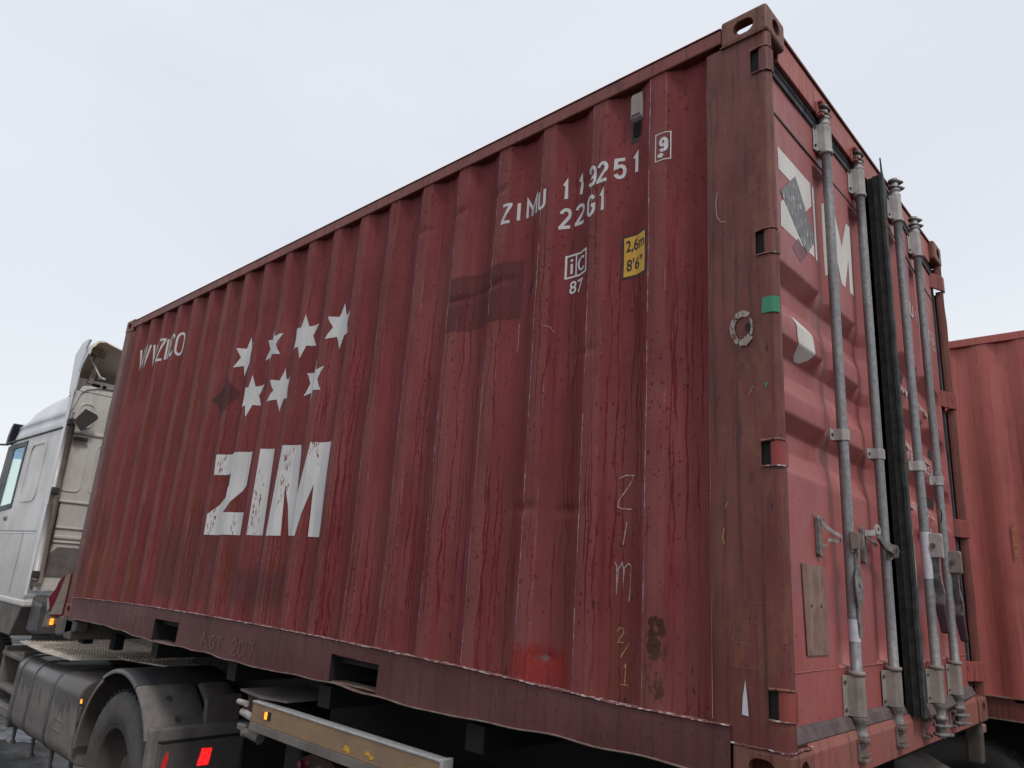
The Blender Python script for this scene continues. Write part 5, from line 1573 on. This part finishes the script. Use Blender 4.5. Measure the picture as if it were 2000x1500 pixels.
tank = rprism(-6.93, -5.28, rrect(-.01, .62, -.98, -.385, .13), 'fuel_tank', 'tank', truck, bev=.012, label='mud-streaked fuel tank')
for x in (-6.82, -6.42, -5.88):
    rprism(x - .028, x + .028, rrect(-.01, .62, -.98, -.385, .13, grow=.004), 'tank_strap', 'wetgrey', tank, bev=.002)
for x in (-7.0, -6.45, -5.95, -5.5):
    mb = MB(); mb.tube([(x, .10, -.97), (x + .01, .10, -1.10), (x + .01, .10, -1.13)], [.018, .014, .035], 8); mb.obj('tank_bracket', 'mud', tank)
framed(ring(-5.72, -5.50, -.78, -.71, .01, .01), .006, 1, -.014, -.010, tank, 'tank_label', 'mudw')
mb = MB()
for z in (-.44, -.72): mb.box((-7.62, .02, z - .02), (-6.98, .30, z + .02))
mb.box((-7.62, .03, -1.0), (-7.56, .4, -.38)); mb.box((-7.06, .03, -1.0), (-6.99, .4, -.38)); mb.box((-7.62, .32, -1.0), (-6.98, .36, -.36))
mb.obj('step_frame', 'mud', truck, bev=.01)
mb = MB(); mb.box((-7.7, .0, -.92), (-6.98, .35, -.84)); mb.obj('lower_step', 'mudw', truck, bev=.01)
# side marker between tank and wheel
mb = MB(); mb.box((-5.235, -.016, -.535), (-5.213, -.006, -.505)); mb.obj('side_marker_lamp', 'amber', truck, bev=.004, label='small lit amber side lamp')
mb = MB(); mb.box((-5.25, -.012, -.66), (-5.20, -.002, -.56)); mb.obj('side_reflector', 'wetgrey', truck, bev=.004)
# catwalk plates with raised studs
deck = MB(); deck.prism([(-7.15, .02), (-6.35, -.02), (-5.75, .03), (-5.70, .40), (-5.15, .55), (-5.15, 1.9), (-7.15, 1.9)], 2, -.305, -.292)
dk = deck.obj('catwalk_plate', 'deck', truck, bev=.003, label='studded aluminium catwalk plate')
mb = MB()
cnt = 0
for i in range(48):
    for j in range(42):
        x = -7.10 + i * .034; y = .06 + j * .034
        x += .017 * (j % 2)
        if y < .40 and x > -5.82: continue
        if x > -5.22: continue
        mb.box((x - .011, y - .004, -.293), (x + .011, y + .004, -.283)) if (i + j) % 2 else mb.box((x - .004, y - .011, -.293), (x + .004, y + .011, -.283))
mb.obj('tread_stud', 'deck', dk, kind='stuff')
mb = MB(); mb.box((-7.15, .9, -.29), (-5.2, .95, -.12)); mb.obj('deck_riser', 'mudw', truck)
mb = MB(); mb.box((-6.25, .86, -.285), (-6.10, .895, -.11)); mb.obj('deck_bracket', 'mudw', truck)
for yy in (.82, 1.6):
    mb = MB(); mb.box((-9.6, yy - .04, -.60), (-3.75, yy + .04, -.33)); mb.obj('chassis_rail', 'frame', truck)
mb = MB(); mb.prism([(-5.4, -.32), (-5.2, -.20), (-4.5, -.18), (-4.1, -.26), (-4.0, -.34), (-5.4, -.34)], 1, .80, 1.65); mb.obj('fifth_wheel', 'frame', truck, bev=.01)
# rear wheels, mudguards
HX, HZ = -4.60, GZ + .5
wheel(truck, HX, .025, .315, HZ, .50, dish=.17)
wheel(truck, HX, .345, .63, HZ, .50, dish=.05)
wheel(truck, HX, 2.12, 2.41, HZ, .50, dish=.17, out=1)
mb = MB(); mb.tube([(HX, .3, HZ), (HX, 2.2, HZ)], .09, 12); mb.lathe([(.2, -.18), (.28, 0), (.2, .18)], (HX, 1.2, HZ), 1, 20); mb.obj('drive_axle', 'frame', truck)
wheel(truck, -8.75, .03, .33, HZ, .50, dish=.05)
guard_arch(truck, 'front_mudguard', HX, HZ, .635, 118, 176, -.005, .66, 'mud', label='brown muddy front section of the rear mudguard')
guard_arch(truck, 'top_mudguard', HX, HZ, .645, 64, 119, -.010, .66, 'wetgrey', label='dark wet top section of the rear mudguard')
guard_arch(truck, 'rear_mudguard', HX, HZ, .640, 28, 66, -.004, .40, 'mudw', label='pale mud-coated rear section of the mudguard')
guard_arch(truck, 'rear_mudguard', HX, HZ, .640, 28, 64, .41, .66, 'mud')
for (a, y, r_) in ((52, .17, .022), (38, .20, .020)):
    t = rad(a)
    mb = MB(); c = Vector((HX + .643 * math.cos(t), y, HZ + .643 * math.sin(t))); d = Vector((math.cos(t), 0, math.sin(t)))
    mb.tube([c, c + d * .004], r_, 12); mb.obj('wiped_spot', 'wetgrey', truck)
# rear corner panel with tail lamp cluster
mb = MB(); mb.prism([(-4.055, -.50), (-3.985, -.50), (-3.965, -.70), (-3.965, -1.05), (-4.02, -1.05)], 1, .0, .74); mb.obj('rear_corner_panel', 'mudw', truck, bev=.012, label='pale muddy panel behind the wheel')
mb = MB(); mb.box((-3.970, .045, -.78), (-3.940, .60, -.575)); lp = mb.obj('tail_lamp_housing', 'lens', truck, bev=.012)
mb = MB(); mb.box((-3.972, .045, -.574), (-3.932, .62, -.566)); mb.obj('lamp_hood', 'dark', truck, bev=.004)
mb = MB(); mb.prism([(.070, -.745), (.098, -.745), (.110, -.66), (.104, -.62), (.080, -.67)], 0, -3.939, -3.936); mb.obj('tail_lamp', 'redsoft', truck, label='dim red tail lamp nearest the wheel')
mb = MB(); mb.prism([(.300, -.728), (.375, -.728), (.385, -.632), (.318, -.628)], 0, -3.941, -3.934); mb.obj('tail_lamp', 'redl', truck, bev=.001, label='bright red square tail lamp')
mb = MB(); mb.box((-4.02, .62, -.9), (-3.96, 1.9, -.45)); mb.obj('rear_cross_member', 'frame', truck)
mb = MB(); mb.prism([(.36, -.36), (.60, -.34), (.60, -.52), (.37, -.52)], 0, -4.10, -4.05); mb.obj('mudflap_bracket', 'mud', truck, bev=.005)

# =================================================================== NEIGHBOUR CONTAINER AND ITS TRAILER
NY, NZ, NH = 4.40, -.21, 2.896
nb = empty('shipping_container', (-4.5, NY + 1.2, NZ), 'orange-red plain shipping container parked behind on the right', 'shipping container')
NX0, NX1 = -10.6, 1.59
mb = MB()
xs = []
x = NX1 - .12
off = .13
kx = -.205
seq = []
k = -8
while True:
    L0 = kx - k * .278
    for a, d in ((.206, .036), (.143, .036), (.138, .034), (.075, .014), (.070, .012), (.003, .012), (-.003, .014), (-.064, .034)):
        if NX0 + .1 < L0 + a < NX1 - .1: seq.append((L0 + a, d))
    if L0 < NX0: break
    k += 1
seq.sort()
nd = [(-.02, NZ + .85, .12, .02, .012), (.06, NZ + .42, .10, .02, .014), (-.3, NZ + 1.6, .3, .4, .006)]
def nfn(x, z):
    d = dict_n[x]
    for dx, dz, sx_, sz_, a in nd:
        q = ((x - dx) / sx_) ** 2 + ((z - dz) / sz_) ** 2
        if q < 9: d += a * math.exp(-q)
    return (x, NY + d, z)
dict_n = dict(seq)
mb.grid([s[0] for s in seq], zfine(NZ + .13, NZ + NH - .06, .06), nfn)
mb.obj('side_panel', 'nside', nb)
mb = MB(); mb.box((NX0 + .17, NY + .004, NZ + NH - .088), (NX1 - .17, NY + .062, NZ + NH - .024)); mb.obj('top_rail', 'nside', nb, bev=.005)
mb = MB(); mb.box((NX0 + .17, NY + .012, NZ + .012), (NX1 - .17, NY + .05, NZ + .152)); mb.obj('bottom_rail', 'nrail', nb)
mb = MB(); mb.box((NX0 + .17, NY - .004, NZ + .1525), (NX1 - .17, NY + .05, NZ + .160)); mb.box((NX0 + .17, NY - .006, NZ + .004), (NX1 - .17, NY + .05, NZ + .0115)); mb.obj('rail_flange', 'dirtedge', nb)
mb = MB(); mb.box((NX0 + .1, NY + .062, NZ + .10), (NX1 - .1, NY + 2.42, NZ + .14)); mb.box((NX0 + .1, NY + .062, NZ + NH - .06), (NX1 - .1, NY + 2.42, NZ + NH - .03)); mb.box((NX0 + .1, NY + 2.38, NZ + .14), (NX1 - .1, NY + 2.42, NZ + NH - .06)); mb.box((NX0 + .1, NY + .07, NZ + .14), (NX0 + .14, NY + 2.38, NZ + NH - .06)); mb.box((NX1 - .14, NY + .07, NZ + .14), (NX1 - .1, NY + 2.38, NZ + NH - .06)); mb.obj('body_shell', 'nside', nb)
for xx, sxx in ((NX1, 1), (NX0, -1)):
    for yy, syy in ((NY, 1), (NY + CW, -1)):
        for zz, szz in ((NZ + NH, 1), (NZ, -1)):
            place_casting(nb, xx, yy, zz, sxx, syy, szz)
        ya, yb = (yy + .004, yy + .14) if syy > 0 else (yy - .14, yy - .004)
        xa, xb = (xx - .17, xx - .004) if sxx > 0 else (xx + .004, xx + .17)
        mb = MB(); mb.box((xa, ya, NZ + .118), (xb, yb, NZ + NH - .118)); mb.obj('corner_post', 'nside', nb, bev=.01)
# scrape of bare primer on the neighbour wall
mb = MB()
zz = zfine(.93, 1.19, .02)
r = random.Random(9)
def sfn(i, z):
    x = -.085 - .02 * (1.19 - z) + (.016 + r.uniform(-.004, .004)) * (1 if i else -1)
    return (x, NY + .0085, z)
dn = sorted(seq)
mb.grid([0, 1], zz, sfn)
mb.obj('paint_scrape', plain('orange_primer_scrape', (.50, .22, .12), (.36, .10, .07), scale=40, rough=.7), nb)

tr2 = empty('container_trailer', (-4.5, NY + 1.2, GZ), 'dark trailer chassis under the orange-red container', 'trailer')
for yy in (.75, 1.65):
    mb = MB(); mb.box((NX0 + .5, NY + yy - .07, NZ - .46), (NX1 - .2, NY + yy + .07, NZ - .05)); mb.obj('main_beam', 'frame', tr2)
for x in (-9, -7, -5, -3, -1.2, .5, 1.4):
    mb = MB(); mb.box((x - .06, NY + .06, NZ - .12), (x + .06, NY + 2.38, NZ - .012)); mb.obj('cross_beam', 'frame', tr2)
for cx in (-1.9, -.55, .80):
    for ya, yb, oo in ((.06, .36, -1), (2.08, 2.38, 1)):
        wheel(tr2, cx, NY + ya, NY + yb, GZ + .5, .5, 'tyreb', out=oo)
    mb = MB(); mb.tube([(cx, NY + .3, GZ + .5), (cx, NY + 2.1, GZ + .5)], .07, 12); mb.obj('axle', 'frame', tr2)
mb = MB(); mb.box((-5.6, NY + .08, -.95), (-2.6, NY + .12, -.55)); mb.obj('side_guard', 'frame', tr2)
mb = MB(); mb.box((-9.4, NY + .2, -.9), (-9.0, NY + 2.2, -.3)); mb.obj('landing_leg', 'frame', tr2)
